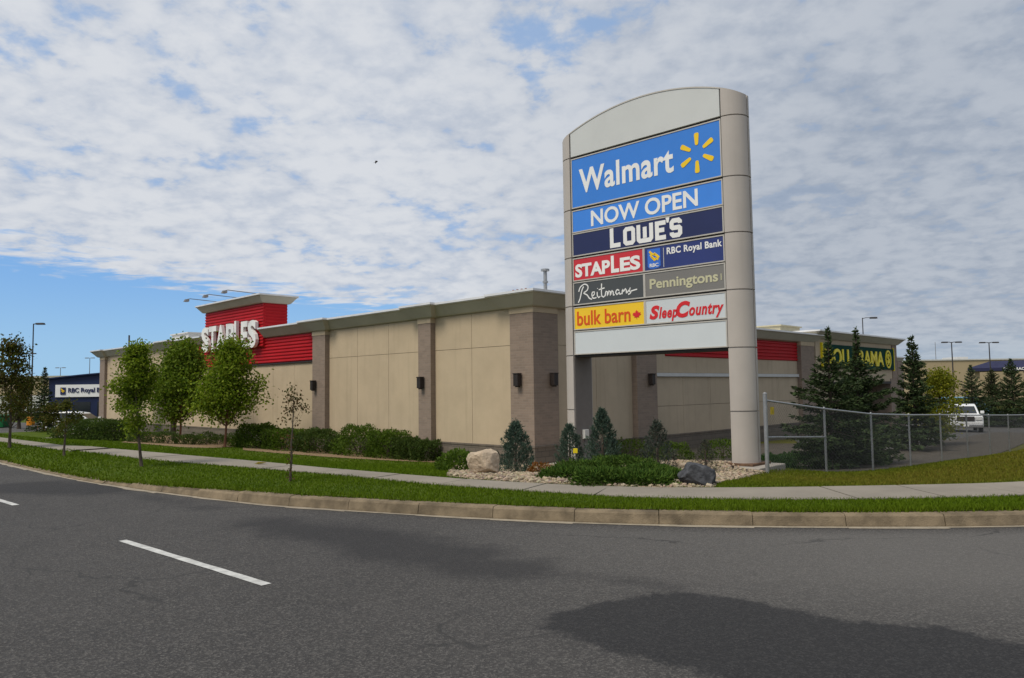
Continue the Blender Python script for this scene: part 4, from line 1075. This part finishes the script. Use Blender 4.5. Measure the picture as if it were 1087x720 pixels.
# hedge shrubs
HEDGE = ((.065, .120, .014), (.095, .155, .020), (.125, .185, .028), (.052, .090, .014))
HEDGED = ((.046, .080, .020), (.066, .102, .026), (.085, .120, .032))
gp = 'clipped hedge shrubs along the stone base'
TOPS = {273: 448, 303: 451, 337: 451, 381: 449, 413: 453, 438: 459, 457: 462}
for x, y, rx_, h, cols, lab in ((273, 475.0, .92, 1.48, HEDGE, 'rounded hedge shrub at the left end of the long hedge'), (303, 477.6, .95, 1.45, HEDGE, 'hedge shrub behind the thin bare sapling'), (337, 480.0, 1.0, 1.42, HEDGED, 'dark wide hedge shrub second from the left bend of the hedge'), (381, 483.5, .98, 1.45, HEDGE, 'bright leafy hedge shrub, tallest in the middle of the long hedge'), (413, 485.8, .82, 1.38, HEDGE, 'hedge shrub right of the brightest one'), (438, 487.3, .62, 1.18, HEDGED, 'lower dark hedge shrub left of the end one'), (457, 488.8, .50, 1.12, HEDGED, 'small end shrub of the long hedge beside the exposed stone base')):
    b = at(x, y); k = b[1]/28; h = (y-TOPS[x])*b[1]/FPX*.86/k
    shrub('hedge_shrub', b, rx_*k*1.0, .75*k, h*k, 4600, .085*k, cols, lab, AL+math.pi/2, 'hedge', gp, .55)
for x, y, w, lab in ((86, 466.5, 1.15, 'left end shrub of the low dark hedge before the white car'), (105, 467.3, 1.25, 'middle shrub of the low dark hedge before the white car'), (124, 468.0, 1.0, 'right end shrub of the low dark hedge before the white car')):
    shrub('hedge_shrub', at(x, y), w, .8, .92, 3200, .10, HEDGED, lab, 0.3, 'hedge', 'low dark hedge by the west corner', .6)
for i, x in enumerate((148, 163, 178, 196, 206, 219, 232, 247)):
    y = 471.0+(x-148)*.045 if x < 200 else 473.4-(x-200)*.012
    shrub('low_shrub', at(x, y-1.2), .50, .42, .46+.08*(i % 3), 900, .07, HEDGED, ['lowest leftmost tuft of the low shrub row under the trees', 'second low shrub of the row, behind the boulevard tree', 'low shrub left of the grey tree trunk', 'low shrub right of the thin reddish trunk', 'fifth low shrub in the row along the stone base', 'low shrub midway between the two trees at the wall', 'low shrub just left of the round tree trunk', 'low shrub at the right end of the row under the round tree'][i], 0, 'shrub', 'low shrubs in the mulch strip under the trees', .3)
# bed around the sign
def tall(p, y0, y1): return (y0-y1)*p[1]/FPX
def J(p, yb, yt, wpx, *a, **k): juniper(p, tall(p, yb, yt), wpx*.5*p[1]/FPX, *a, **k)
def on(px, py, dist):
    d = ray(px, py); k = dist/d[1]; p = EYE+d*k; return np.array([p[0], p[1], tz(p[0], p[1])])
gj = 'upright blue junipers in the gravel bed'
def J(px, dist, ytop, wpx, label, cols=((.045, .080, .058), (.085, .122, .098), (.058, .090, .060)), n=5200, group=gj):
    p = on(px, 490, dist); d = ray(px, ytop); zt = 1.6+d[2]/d[1]*dist
    juniper(p, zt-p[2], wpx*.58*dist/FPX, label, cols, n, group)
J(547.5, 15.0, 446, 42, 'fat blue-grey juniper right beside the tan boulder', n=8000)
J(605, 17.6, 449, 34, 'blue-grey juniper behind the small yellow marker', n=6000)
J(640, 17.2, 432, 36, 'tallest pointed juniper under the blank white panel', n=6000)
J(698, 15.6, 445, 38, 'thin ragged juniper left of the dark boulder', ((.040, .060, .048), (.060, .078, .062), (.075, .075, .055)), 3600)
J(749, 15.2, 466, 30, 'stunted brown-tinged juniper behind the dark boulder', ((.07, .055, .04), (.045, .06, .045), (.06, .07, .055)), 2600, None)
JUN = ((.026, .060, .008), (.042, .086, .011), (.072, .118, .018))
gj = 'spreading dark green junipers in the gravel bed'
for x, y, a, b, h, lab in ((603, 509.5, .50, .42, .20, 'low spreading juniper nearest the blue-grey juniper and orange plant'), (640, 512.5, .62, .42, .20, 'front spreading juniper in the middle of the mound'), (676, 513.5, .58, .40, .18, 'front spreading juniper at the right of the mound'), (708, 509.5, .50, .36, .16, 'flat spreading juniper touching the dark boulder'), (622, 501, .70, .5, .20, 'spreading juniper below the yellow marker'), (662, 499, .85, .55, .28, 'tall rear spreading juniper between the two pointed junipers'), (690, 503.5, .55, .45, .16, 'spreading juniper at the foot of the ragged juniper')):
    shrub('spreading_juniper', at(x, y), a, b, h, 4200, .085, JUN, lab, rng.random()*3, 'shrub', gj, .05, M_NEEDLE, .15, .22, True, .3)
for x, y, a, h, lab, c in ((487, 500.5, .42, .40, 'low green shrub left of the tan boulder', HEDGE), (668, 487, 1.2, .75, 'light green shrub row against the shaded wall behind the junipers', HEDGE), (583, 490, .75, .50, 'low green shrub between the fat juniper and the pole', HEDGE), (716, 489, .8, .66, 'green shrub behind the ragged juniper', HEDGE), (768, 487.5, .95, .80, 'green shrub directly behind the right sign column', HEDGE)):
    shrub('low_shrub', at(x, y), a, .5, h, 1900, .07, c, lab, .4, 'shrub', None, .2)
shrub('orange_shrub', at(573.5, 503.5), .24, .20, .20, 700, .05, ((.26, .085, .018), (.20, .075, .02), (.14, .09, .02)), 'small rusty orange plant beside the fat blue-grey juniper', 0, 'plant', None, .1, None, .4, .35)
for i, (x, y, a, h) in enumerate(((838, 499, 1.0, .48), (872, 498.5, 1.1, .58), (906, 497, 1.1, .58), (940, 493, .8, .42))):
    p = at(x, y); p = p+np.array([-.45, .45, 0])*.9; p[2] = tz(p[0], p[1])
    shrub('spreading_shrub', p, a, .6, h, 2600, .08, ((.035, .085, .020), (.05, .11, .026), (.068, .13, .034)), ['low dark shrub behind the first bay of the fence', 'low dark shrub behind the second post of the fence', 'low dark shrub under the pair of big spruces', 'small low shrub at the end of the dark row behind the fence'][i], .78, 'shrub', 'dark shrubs behind the chain-link fence', .25)
# spruces and trees on the right
def on(px, py, dist):
    d = ray(px, py); k = dist/d[1]; p = EYE+d*k; return np.array([p[0], p[1], tz(p[0], p[1])])
spruce('spruce_tree', on(884, 485, 24.0), 4.45, 2.0, 'big dark spruce covering the left part of the green and yellow shop sign', dens=1.15, cb=.11, expo=1.05, spire=.72)
spruce('spruce_tree', on(914, 485, 26.5), 4.75, 1.9, 'big dark spruce in front of the middle of the green and yellow shop sign', dens=1.15, cb=.11, expo=1.05, spire=.72)
spruce('spruce_tree', at(973, 479.0), 5.1, 1.4, 'lone dark spruce standing clear to the right of the shop block', dens=1.15, cb=.10)
deciduous('lot_tree', at(999, 473.5), 3.45, 1.05, .14, 90, 90, .12, G_YEL, 'yellow-green leafy tree beside the lone dark spruce', .045)
spruce('spruce_tree', on(1034, 460, 62), 5.0, 2.3, 'left small spruce in front of the navy canopy', dens=.75, cb=.1)
spruce('spruce_tree', on(1056, 460, 63), 4.8, 2.5, 'middle olive small spruce in front of the navy canopy', ((.035, .050, .018), (.055, .070, .022), (.03, .042, .018)), dens=.75, cb=.1)
spruce('spruce_tree', on(1077, 460, 60), 5.4, 2.6, 'right small dark spruce in front of the navy canopy', dens=.75, cb=.1)
spruce('spruce_tree', on(1099, 460, 58), 5.2, 1.9, 'small dark spruce cut by the right edge of the photo', dens=.7, cb=.1)

# ------------------------------------------------------------------ boulders
def boulder(base, sx, sy, sz, ang, mat, label, seed):
    bm = bmesh.new(); bmesh.ops.create_cube(bm, size=2); bmesh.ops.subdivide_edges(bm, edges=bm.edges[:], cuts=22, use_grid_fill=True)
    r = np.random.default_rng(seed); pl = unit(r.normal(size=(9, 3))); pd_ = r.uniform(.72, .95, 9)
    from mathutils import noise as mn
    for v in bm.verts:
        p = v.co.copy(); l = p.length; mx = max(abs(p.x), abs(p.y), abs(p.z)); p = p/l*(1.0*(l/mx)**.32)
        q = np.array(p)
        for n_, d_ in zip(pl, pd_):
            e_ = q@n_-d_
            if e_ > 0: q = q-n_*e_*.96
        p = Vector(q); p += p.normalized()*(mn.fractal(p*1.7+Vector((seed, 0, 0)), 1, 2, 5)*.09+mn.noise(p*6+Vector((0, seed, 0)))*.035+mn.noise(p*13)*.015)
        p = Vector((p.x*sx, p.y*sy, p.z*sz)); v.co = Matrix.Rotation(ang, 3, 'Z') @ p
    zmin = min(v.co.z for v in bm.verts)
    for v in bm.verts: v.co.z -= zmin
    me = bpy.data.meshes.new('boulder'); bm.to_mesh(me); bm.free(); me.polygons.foreach_set('use_smooth', [True]*len(me.polygons))
    try: me.set_sharp_from_angle(angle=R_(30))
    except Exception: pass
    me.materials.append(mat); o = bpy.data.objects.new('boulder', me); COL.objects.link(o); o.location = (base[0], base[1], base[2]-.07)
    return tag(o, label, 'boulder')
def veins(b, oc, cc):
    return b.mix(b.m('MULTIPLY', b.step(b.noise(b.mapping(oc, (1, 1, 2.2), rot=(.4, .3, .2)), 7, 7, .72, .8), .60, .70), .55), cc, (.26, .26, .28))
def speck(b, oc, cc):
    return b.mix(b.m('MULTIPLY', b.step(b.noise(oc, 18, 6, .7), .5, .72), .5), cc, (.36, .23, .14))
boulder(at(513.5, 503.5), .31, .27, .26, .35, mk('pink_granite', (.46, .37, .27), .9, .18, 5, .9, 26, extra=speck), 'pale tan granite boulder at the left end of the gravel bed', 3)
boulder(at(740, 515.0), .265, .22, .20, -.2, mk('dark_slate', (.052, .054, .060), .8, .5, 9, 1.0, 14, extra=veins), 'dark grey veined boulder in front of the right sign column', 8)
for x, y, s_, lab in ((678, 494, .10, 'small tan stone beside the ragged juniper'), (560, 497.5, .07, 'small pale stone behind the orange plant'), (726, 497, .09, 'small tan stone left of the dark boulder')):
    boulder(at(x, y), s_*1.3, s_, s_, .5, MATS['pink_granite'], lab, int(x))
# yellow utility marker
p = on(611, 489, 16.0); mkp = thing('utility_marker', p, 'small yellow marker flag among the junipers', 'marker')
m = MB(); m.tube([p, p+[0, 0, .40]], .008, 6); m.build('stake', M_POLEG, mkp)
f = turned(p, .1); m = MB(); m.box(f, -.045, .045, -.012, .012, .345, .445); m.build('flag', mk('marker_yellow', (.85, .66, .02), .5, .05), mkp, bevel=.005)
p = at(276, 494.0)
m = MB()
for i in range(5):
    a = i*1.3; m.add([(p[0]-.10+.04*i, p[1]-.05*math.cos(a), p[2]+.035), (p[0]-.02+.04*i, p[1]-.05, p[2]+.07), (p[0]+.03+.02*i, p[1]+.05, p[2]+.05), (p[0]-.06, p[1]+.06*math.sin(a), p[2]+.03)], [(0, 1, 2, 3)])
tag(m.build('paper_scrap', mk('yellow_paper', (.75, .66, .12), .7, .1), None), 'crumpled yellow scrap on the edge of the sidewalk by the thin sapling', 'litter')

# ------------------------------------------------------------------ light poles
def light_pole(base, h, label, arms, mat=None, foot=None, r=.075):
    t = thing('light_pole', base, label, 'light pole'); base = np.array(base); mat = mat or M_POLE
    MB().tube([base+[0, 0, -.2], base+[0, 0, h]], [r, r*.6], 8).build('pole', mat, t, smooth=True)
    for ax, ln in arms:
        d = np.array([math.cos(ax), math.sin(ax), 0]); a = MB(); a.tube([base+[0, 0, h-.08], base+d*ln*.4+[0, 0, h], base+d*ln+[0, 0, h]], [r*.5, r*.45, r*.4], 6); ao = a.build('arm', mat, t)
        f = Frame(base+d*ln+[0, 0, h], d, (-d[1], d[0], 0)); MB().loft([[f.p(x, y, .06) for x, y in ((-.1, -.12), (.55, -.16), (.55, .16), (-.1, .12))], [f.p(x, y, -.10) for x, y in ((-.1, -.14), (.6, -.19), (.6, .19), (-.1, .14))]]).build('lamp_head', mat, ao)
    if foot: MB().tube([base+[0, 0, -.2], base+[0, 0, .75]], [.32, .30], 14).build('base', foot, t)
    return t
pb = on(32.6, 449, 66); light_pole(pb, 8.9+(-1-pb[2])*.9, 'tall dark lamp pole with one arm and an orange base at the left', [(0, .35)], foot=M_ORANGE)
light_pole(on(29.5, 445, 108), 9.0, 'thinner farther lamp pole just left of the orange-based one', [(0, .3), (math.pi, .3)], r=.09)
light_pole(on(920, 440, 78), 10.7, 'lamp pole with one arm rising behind the green shop sign', [(0, .9)], r=.08)
light_pole(on(1014, 440, 92), 8.9, 'double-headed parking lot lamp pole left of the navy canopy', [(0, .6), (math.pi, .6)], r=.10)
light_pole(on(1054, 440, 96), 9.0, 'double-headed lamp pole rising behind the navy canopy', [(0, .6), (math.pi, .6)], r=.10)
light_pole(on(996.5, 440, 230), 16.5, 'faint thin mast on the skyline beyond the tan store', [], M_POLEG, r=.12)
light_pole(on(94, 440, 160), 11.5, 'faint skyline mast above the navy bank roof', [(0, .4), (math.pi, .4)], M_POLEG, r=.10)
light_pole(on(63, 440, 170), 10.0, 'faint skyline mast above the white sign band of the bank', [(0, .5), (math.pi, .5)], M_POLEG, r=.10)

# ------------------------------------------------------------------ distant buildings
bk = thing('bank_building', (-42, 75, -1.2), 'navy bank building with a white sign band at the far left', 'building')
KF = Frame((-46.1, 75, 0), (1, 0, 0), (0, 1, 0))
def kroof(x): return 3.18+.62*math.sin(min(1, x/9.5)*math.pi/2)
pts = [(0, -1.5), (16, -1.5)]+[(x, kroof(x)) for x in np.linspace(16, 0, 20)]
MB().prism(KF, pts, 0, 14).build('wall', M_NAVYW, bk)
m = MB(); m.loft([[KF.p(x, -.3, kroof(x)), KF.p(x, 14.3, kroof(x)), KF.p(x, 14.3, kroof(x)+.12), KF.p(x, -.3, kroof(x)+.12)] for x in np.linspace(-.2, 16.2, 24)]); m.build('roof_edge', M_NAVYW, bk)
sb = MB().box(KF, .75, 10, -.14, -.004, 1.40, 2.62).build('sign_band', M_WHITE, bk)
for w_, a0, a1, z0 in (('RBC', 2.05, 3.10, 1.84), ('Royal', 3.32, 4.68, 1.72), ('Bank', 4.90, 6.10, 1.84)):
    m = MB(); put_text(m, KF, w_, a0, a1, z0, 2.30, -.20, -.145, bold=.015); m.build('sign_letters', M_NAVY, sb)
m = MB(); m.box(KF, 1.28, 1.78, -.20, -.145, 1.65, 2.35); em = m.build('emblem', M_NAVY, sb)
m = MB(); stroke(m, KF, [(1.36, 2.24), (1.52, 2.08), (1.70, 1.96)], .10, -.24, -.205); stroke(m, KF, [(1.40, 2.02), (1.60, 1.86)], .07, -.24, -.205); m.build('emblem_figure', M_SPARK, em)
m = MB()
for x in np.linspace(2.6, 14, 6): m.box(KF, x, x+1.6, -.02, .03, -.9, .9)
m.build('window', M_GLASS, bk)
st_ = thing('store_building', (-90, 130, -1.3), 'low tan and grey store on the skyline behind the rusty trees at far left', 'building')
m = MB(); m.box(WORLD, -112, -70, 130, 150, -1.6, 4.6); m.build('wall', M_TAN, st_)
m = MB(); m.box(WORLD, -112, -70, 129.8, 129.98, -1.4, 1.6); m.build('pale_lower_wall', M_STRIP, st_)
m = MB(); m.box(WORLD, -112.2, -69.8, 129.6, 150.2, 4.62, 4.95); m.build('parapet', M_CORN, st_)
hw = thing('store_building', (110, 165, -2.6), 'very wide flat tan warehouse store along the right skyline', 'building')
m = MB(); m.box(WORLD, 84, 190, 160, 230, -3, 6.35); m.build('wall', M_TAN, hw)
m = MB(); m.box(WORLD, 83.8, 190.2, 159.8, 230.2, 6.36, 6.62); m.build('parapet', M_STRIP, hw)
m = MB(); m.box(WORLD, 101.5, 104, 172, 178, 6.6, 7.5); m.build('roof_unit', M_STRIP, hw)
cn = thing('canopy_building', (88, 125, -2.4), 'contractor entrance with a navy hipped canopy and white lettering', 'building')
CF = turned((75.4, 125, 0), -.58)
m = MB()
m.loft([[CF.p(x, y, 3.45) for x, y in ((0, 0), (60, 0), (60, 13), (0, 13))], [CF.p(x, y, 3.98) for x, y in ((0, 0), (60, 0), (60, 13), (0, 13))], [CF.p(x, y, 5.15) for x, y in ((3.2, 3.6), (60, 3.6), (60, 9.6), (3.2, 9.6))]])
cr_ = m.build('canopy_roof', mk('navy_canopy', (.018, .02, .060), .7, .15, 1), cn)
for w_, a0, a1, z0 in (('CONTRACTOR', 4.9, 9.1, 3.52), ('&', 9.6, 10.0, 3.60), ('LUMBER', 10.5, 13.6, 3.52)):
    m = MB(); put_text(m, CF, w_, a0, a1, z0, 3.97, -.12, -.02, bold=.03); m.build('canopy_letters', M_WHITE, cr_)
for x in (1.3, 6.2, 13, 21):
    m = MB(); m.box(CF, x-.35, x+.35, 1, 1.7, -3, 3.44); m.build('pillar', M_TAN, cn)
m = MB(); m.box(CF, 8, 58, 7, 12.5, -3, 3.44); m.build('wall', mk('dark_brown', (.14, .12, .10), .9, .1), cn)  # plain dark brown wall set back beneath the canopy roof

# ------------------------------------------------------------------ vehicles
def wheel(m, f, x, y0, y1, r): m.loft([[f.p(x+r*math.cos(q), y0, r+r*math.sin(q)) for q in np.linspace(0, 2*math.pi, 20, endpoint=False)], [f.p(x+r*math.cos(q), y1, r+r*math.sin(q)) for q in np.linspace(0, 2*math.pi, 20, endpoint=False)]])
def vehicle(name, o, ang, L, Wd, body, cabin, glassx, paint, label, cat, wx, wr=.36):
    """body / cabin: side profiles (x forward, z up)"""
    f = turned(o, ang); t = thing(name, o, label, cat); hw_ = Wd/2
    m = MB(); m.loft([[f.p(x, y, z) for x, z in body] for y in (-hw_, hw_)]); bo = m.build('body', paint, t, bevel=.07)
    zt_ = max(z for x, z in cabin); zb_ = min(z for x, z in cabin)
    def tp(x, z, s_): return f.p(x, s_*(hw_-.06-.16*(z-zb_)/(zt_-zb_)), z)
    m = MB(); m.loft([[tp(x, z, s_) for x, z in cabin] for s_ in (-1, 1)]); m.build('cabin', paint, t, bevel=.05)
    for x0, x1, x2, x3 in glassx:
        for s_ in (-1, 1):
            za, zb2 = zb_+.06, zt_-.09; m = MB()
            def gp2(x, z, e): q = tp(x, z, s_); return tuple(np.array(q)+f.y*s_*e)
            m.loft([[gp2(x0, za, .012), gp2(x1, za, .012), gp2(x2, zb2, .012), gp2(x3, zb2, .012)], [gp2(x0, za, -.02), gp2(x1, za, -.02), gp2(x2, zb2, -.02), gp2(x3, zb2, -.02)]]); m.build('side_window', M_GLASS, t)
    fr = [p for p in cabin]
    # windscreen and rear glass lie on the sloping ends of the cabin
    for (xa, za), (xb, zb3), nm, sg3 in ((cabin[1], cabin[2], 'windscreen', 1), (cabin[0], cabin[-1], 'rear_window', -1)):
        A = np.array([xa, za]); Bc = np.array([xb, zb3]); p_ = A+(Bc-A)*.10; q_ = A+(Bc-A)*.86; nn = np.array([abs(zb3-za), abs(xb-xa)]); nn = nn/np.linalg.norm(nn)*.02*np.array([sg3, 1])
        m = MB(); R1 = []
        for e in (1, -1):
            R1.append([tuple(np.array(tp(p_[0], p_[1], -1))*.5*(1+.86)+np.array(tp(p_[0], p_[1], 1))*.5*(1-.86)+f.x*nn[0]*e+f.z*nn[1]*e), tuple(np.array(tp(p_[0], p_[1], 1))*.5*(1+.86)+np.array(tp(p_[0], p_[1], -1))*.5*(1-.86)+f.x*nn[0]*e+f.z*nn[1]*e), tuple(np.array(tp(q_[0], q_[1], 1))*.5*(1+.86)+np.array(tp(q_[0], q_[1], -1))*.5*(1-.86)+f.x*nn[0]*e+f.z*nn[1]*e), tuple(np.array(tp(q_[0], q_[1], -1))*.5*(1+.86)+np.array(tp(q_[0], q_[1], 1))*.5*(1-.86)+f.x*nn[0]*e+f.z*nn[1]*e)])
        m.loft(R1); m.build(nm, M_GLASS, t)
    for x in wx:
        for s_ in (-1, 1):
            m = MB(); wheel(m, f, x, s_*(hw_-.20), s_*(hw_+.012), wr); w_ = m.build('wheel', M_TYRE, t, smooth=True)
            m = MB(); m.loft([[f.p(x+wr*.6*math.cos(q), s_*(hw_+y), wr+wr*.6*math.sin(q)) for q in np.linspace(0, 2*math.pi, 14, endpoint=False)] for y in (.0, .025)]); m.build('rim', M_CHROME, w_)
    nose = max(x for x, z in body); tail = min(x for x, z in body); zh = [z for x, z in body if x > nose-.3]; zh = max(zh)
    for s_ in (-1, 1):
        MB().box(f, nose-.16, nose+.015, s_*hw_*.93-(.40 if s_ > 0 else 0), s_*hw_*.93+(0 if s_ > 0 else .40), zh-.30, zh-.08).build('headlight', M_LAMPW, t, bevel=.02)
        MB().box(f, tail-.012, tail+.1, s_*hw_*.95-(.22 if s_ > 0 else 0), s_*hw_*.95+(0 if s_ > 0 else .22), zh-.35, zh-.05).build('tail_light', M_SRED, t)
        MB().box(f, cabin[1][0]-.35, cabin[1][0]-.15, s_*hw_-(.0 if s_ > 0 else .22), s_*hw_+(.22 if s_ > 0 else 0), zb_+.05, zb_+.24).build('wing_mirror', paint, t, bevel=.03)
    MB().box(f, nose-.1, nose+.012, -hw_*.5, hw_*.5, zh-.36, zh-.06).build('grille', M_DARK, t)
    MB().box(f, nose-.06, nose+.02, -hw_*.95, hw_*.95, .42, .62).build('front_bumper', M_CHROME if 'pickup' in name else M_DARK, t, bevel=.03)
    MB().box(f, nose-.02, nose+.03, -.16, .16, .50, .60).build('number_plate', M_WHITE, t)
    return t
sp_ = on(84, 455, 52); sp_[2] = min(sp_[2], -1.15)
vehicle('parked_suv', sp_, .06, 4.6, 1.8, [(-2.3, .45), (-2.25, .95), (-.9, 1.02), (1.2, .98), (2.2, .82), (2.3, .5), (2.2, .3), (-2.2, .3)], [(-2.2, .98), (1.15, .96), (.35, 1.52), (-.4, 1.62), (-1.7, 1.60)], [(-2.0, -1.1, -1.12, -1.62), (-1.0, -.05, -.05, -1.02), (.05, .92, .28, .05)], M_CARW, 'white parked car half hidden behind the low dark hedge at left', 'car', (-1.4, 1.4))
tp_ = on(1022, 459.5, 52)
vehicle('parked_pickup', tp_, -math.pi/2-.46, 5.6, 2.0, [(-2.8, .60), (-2.78, 1.22), (-.9, 1.25), (1.0, 1.25), (2.55, 1.20), (2.72, 1.08), (2.8, .7), (2.7, .45), (-2.7, .45)], [(-.95, 1.22), (1.25, 1.22), (.45, 1.82), (.1, 1.90), (-.8, 1.88)], [(-.85, .0, .0, -.75), (.1, 1.05, .42, .1)], M_CARW, 'white pickup truck facing the street beyond the fence', 'truck', (-1.8, 1.75), .42)
vp_ = on(1029, 450, 72)
vehicle('parked_van', vp_, .12, 5.4, 2.0, [(-2.7, .4), (-2.7, 1.3), (1.4, 1.3), (2.5, 1.1), (2.7, .8), (2.65, .35), (-2.6, .35)], [(-2.65, 1.25), (1.5, 1.25), (.7, 2.2), (.2, 2.42), (-2.5, 2.42)], [(-2.3, -1.2, -1.2, -2.3), (-1.0, .1, .1, -1.0), (.25, 1.2, .6, .25)], M_LBLUE, 'pale blue van partly hidden behind the small spruces by the navy canopy', 'van', (-1.7, 1.7), .36)
bn_ = on(-3, 449, 62); gb = thing('waste_bin', bn_, 'green bin at the far left edge behind the olive tree', 'bin')
f = turned(bn_, .1); m = MB(); m.loft([[f.p(x*w, y*w*.7, z) for x, y in ((-1, -1), (1, -1), (1, 1), (-1, 1))] for z, w in ((0.05, .72), (.95, .85))]); m.build('body', M_GBIN, gb, bevel=.03)
m = MB(); m.loft([[f.p(x*.92, y*.68, .96+e) for x, y in ((-1, -1), (1, -1), (1, 1), (-1, 1))] for e in (0, .10)]); m.build('lid', M_GBIN, gb, bevel=.03)

# ------------------------------------------------------------------ bird
d = ray(399, 172.2); bp = EYE+d*60
m = MB(); bt = thing('flying_bird', bp, 'tiny dark bird gliding in the cloudy sky', 'bird')
bf_ = Frame(bp, (.62, .1, .22), (-.1, .62, 0))
m.tube([bf_.p(-.16, 0, 0), bf_.p(-.05, 0, .0), bf_.p(.08, 0, .01), bf_.p(.17, 0, .03), bf_.p(.24, 0, .03)], [.01, .055, .065, .045, .008], 8)
m.add([bf_.p(-.14, -.02, 0), bf_.p(-.14, .02, 0), bf_.p(-.30, .06, 0), bf_.p(-.30, -.06, 0)], [(0, 1, 2, 3)])
m.build('body', M_POLE, bt, smooth=True)
for s_ in (-1, 1):
    w = MB(); w.loft([[bf_.p(.12, s_*.04, .03), bf_.p(-.06, s_*.04, .02)], [bf_.p(.10, s_*.28, .05), bf_.p(-.08, s_*.28, .04)], [bf_.p(-.02, s_*.60, .0), bf_.p(-.10, s_*.57, .0)]], closed=False); w.build('wing', M_POLE, bt)
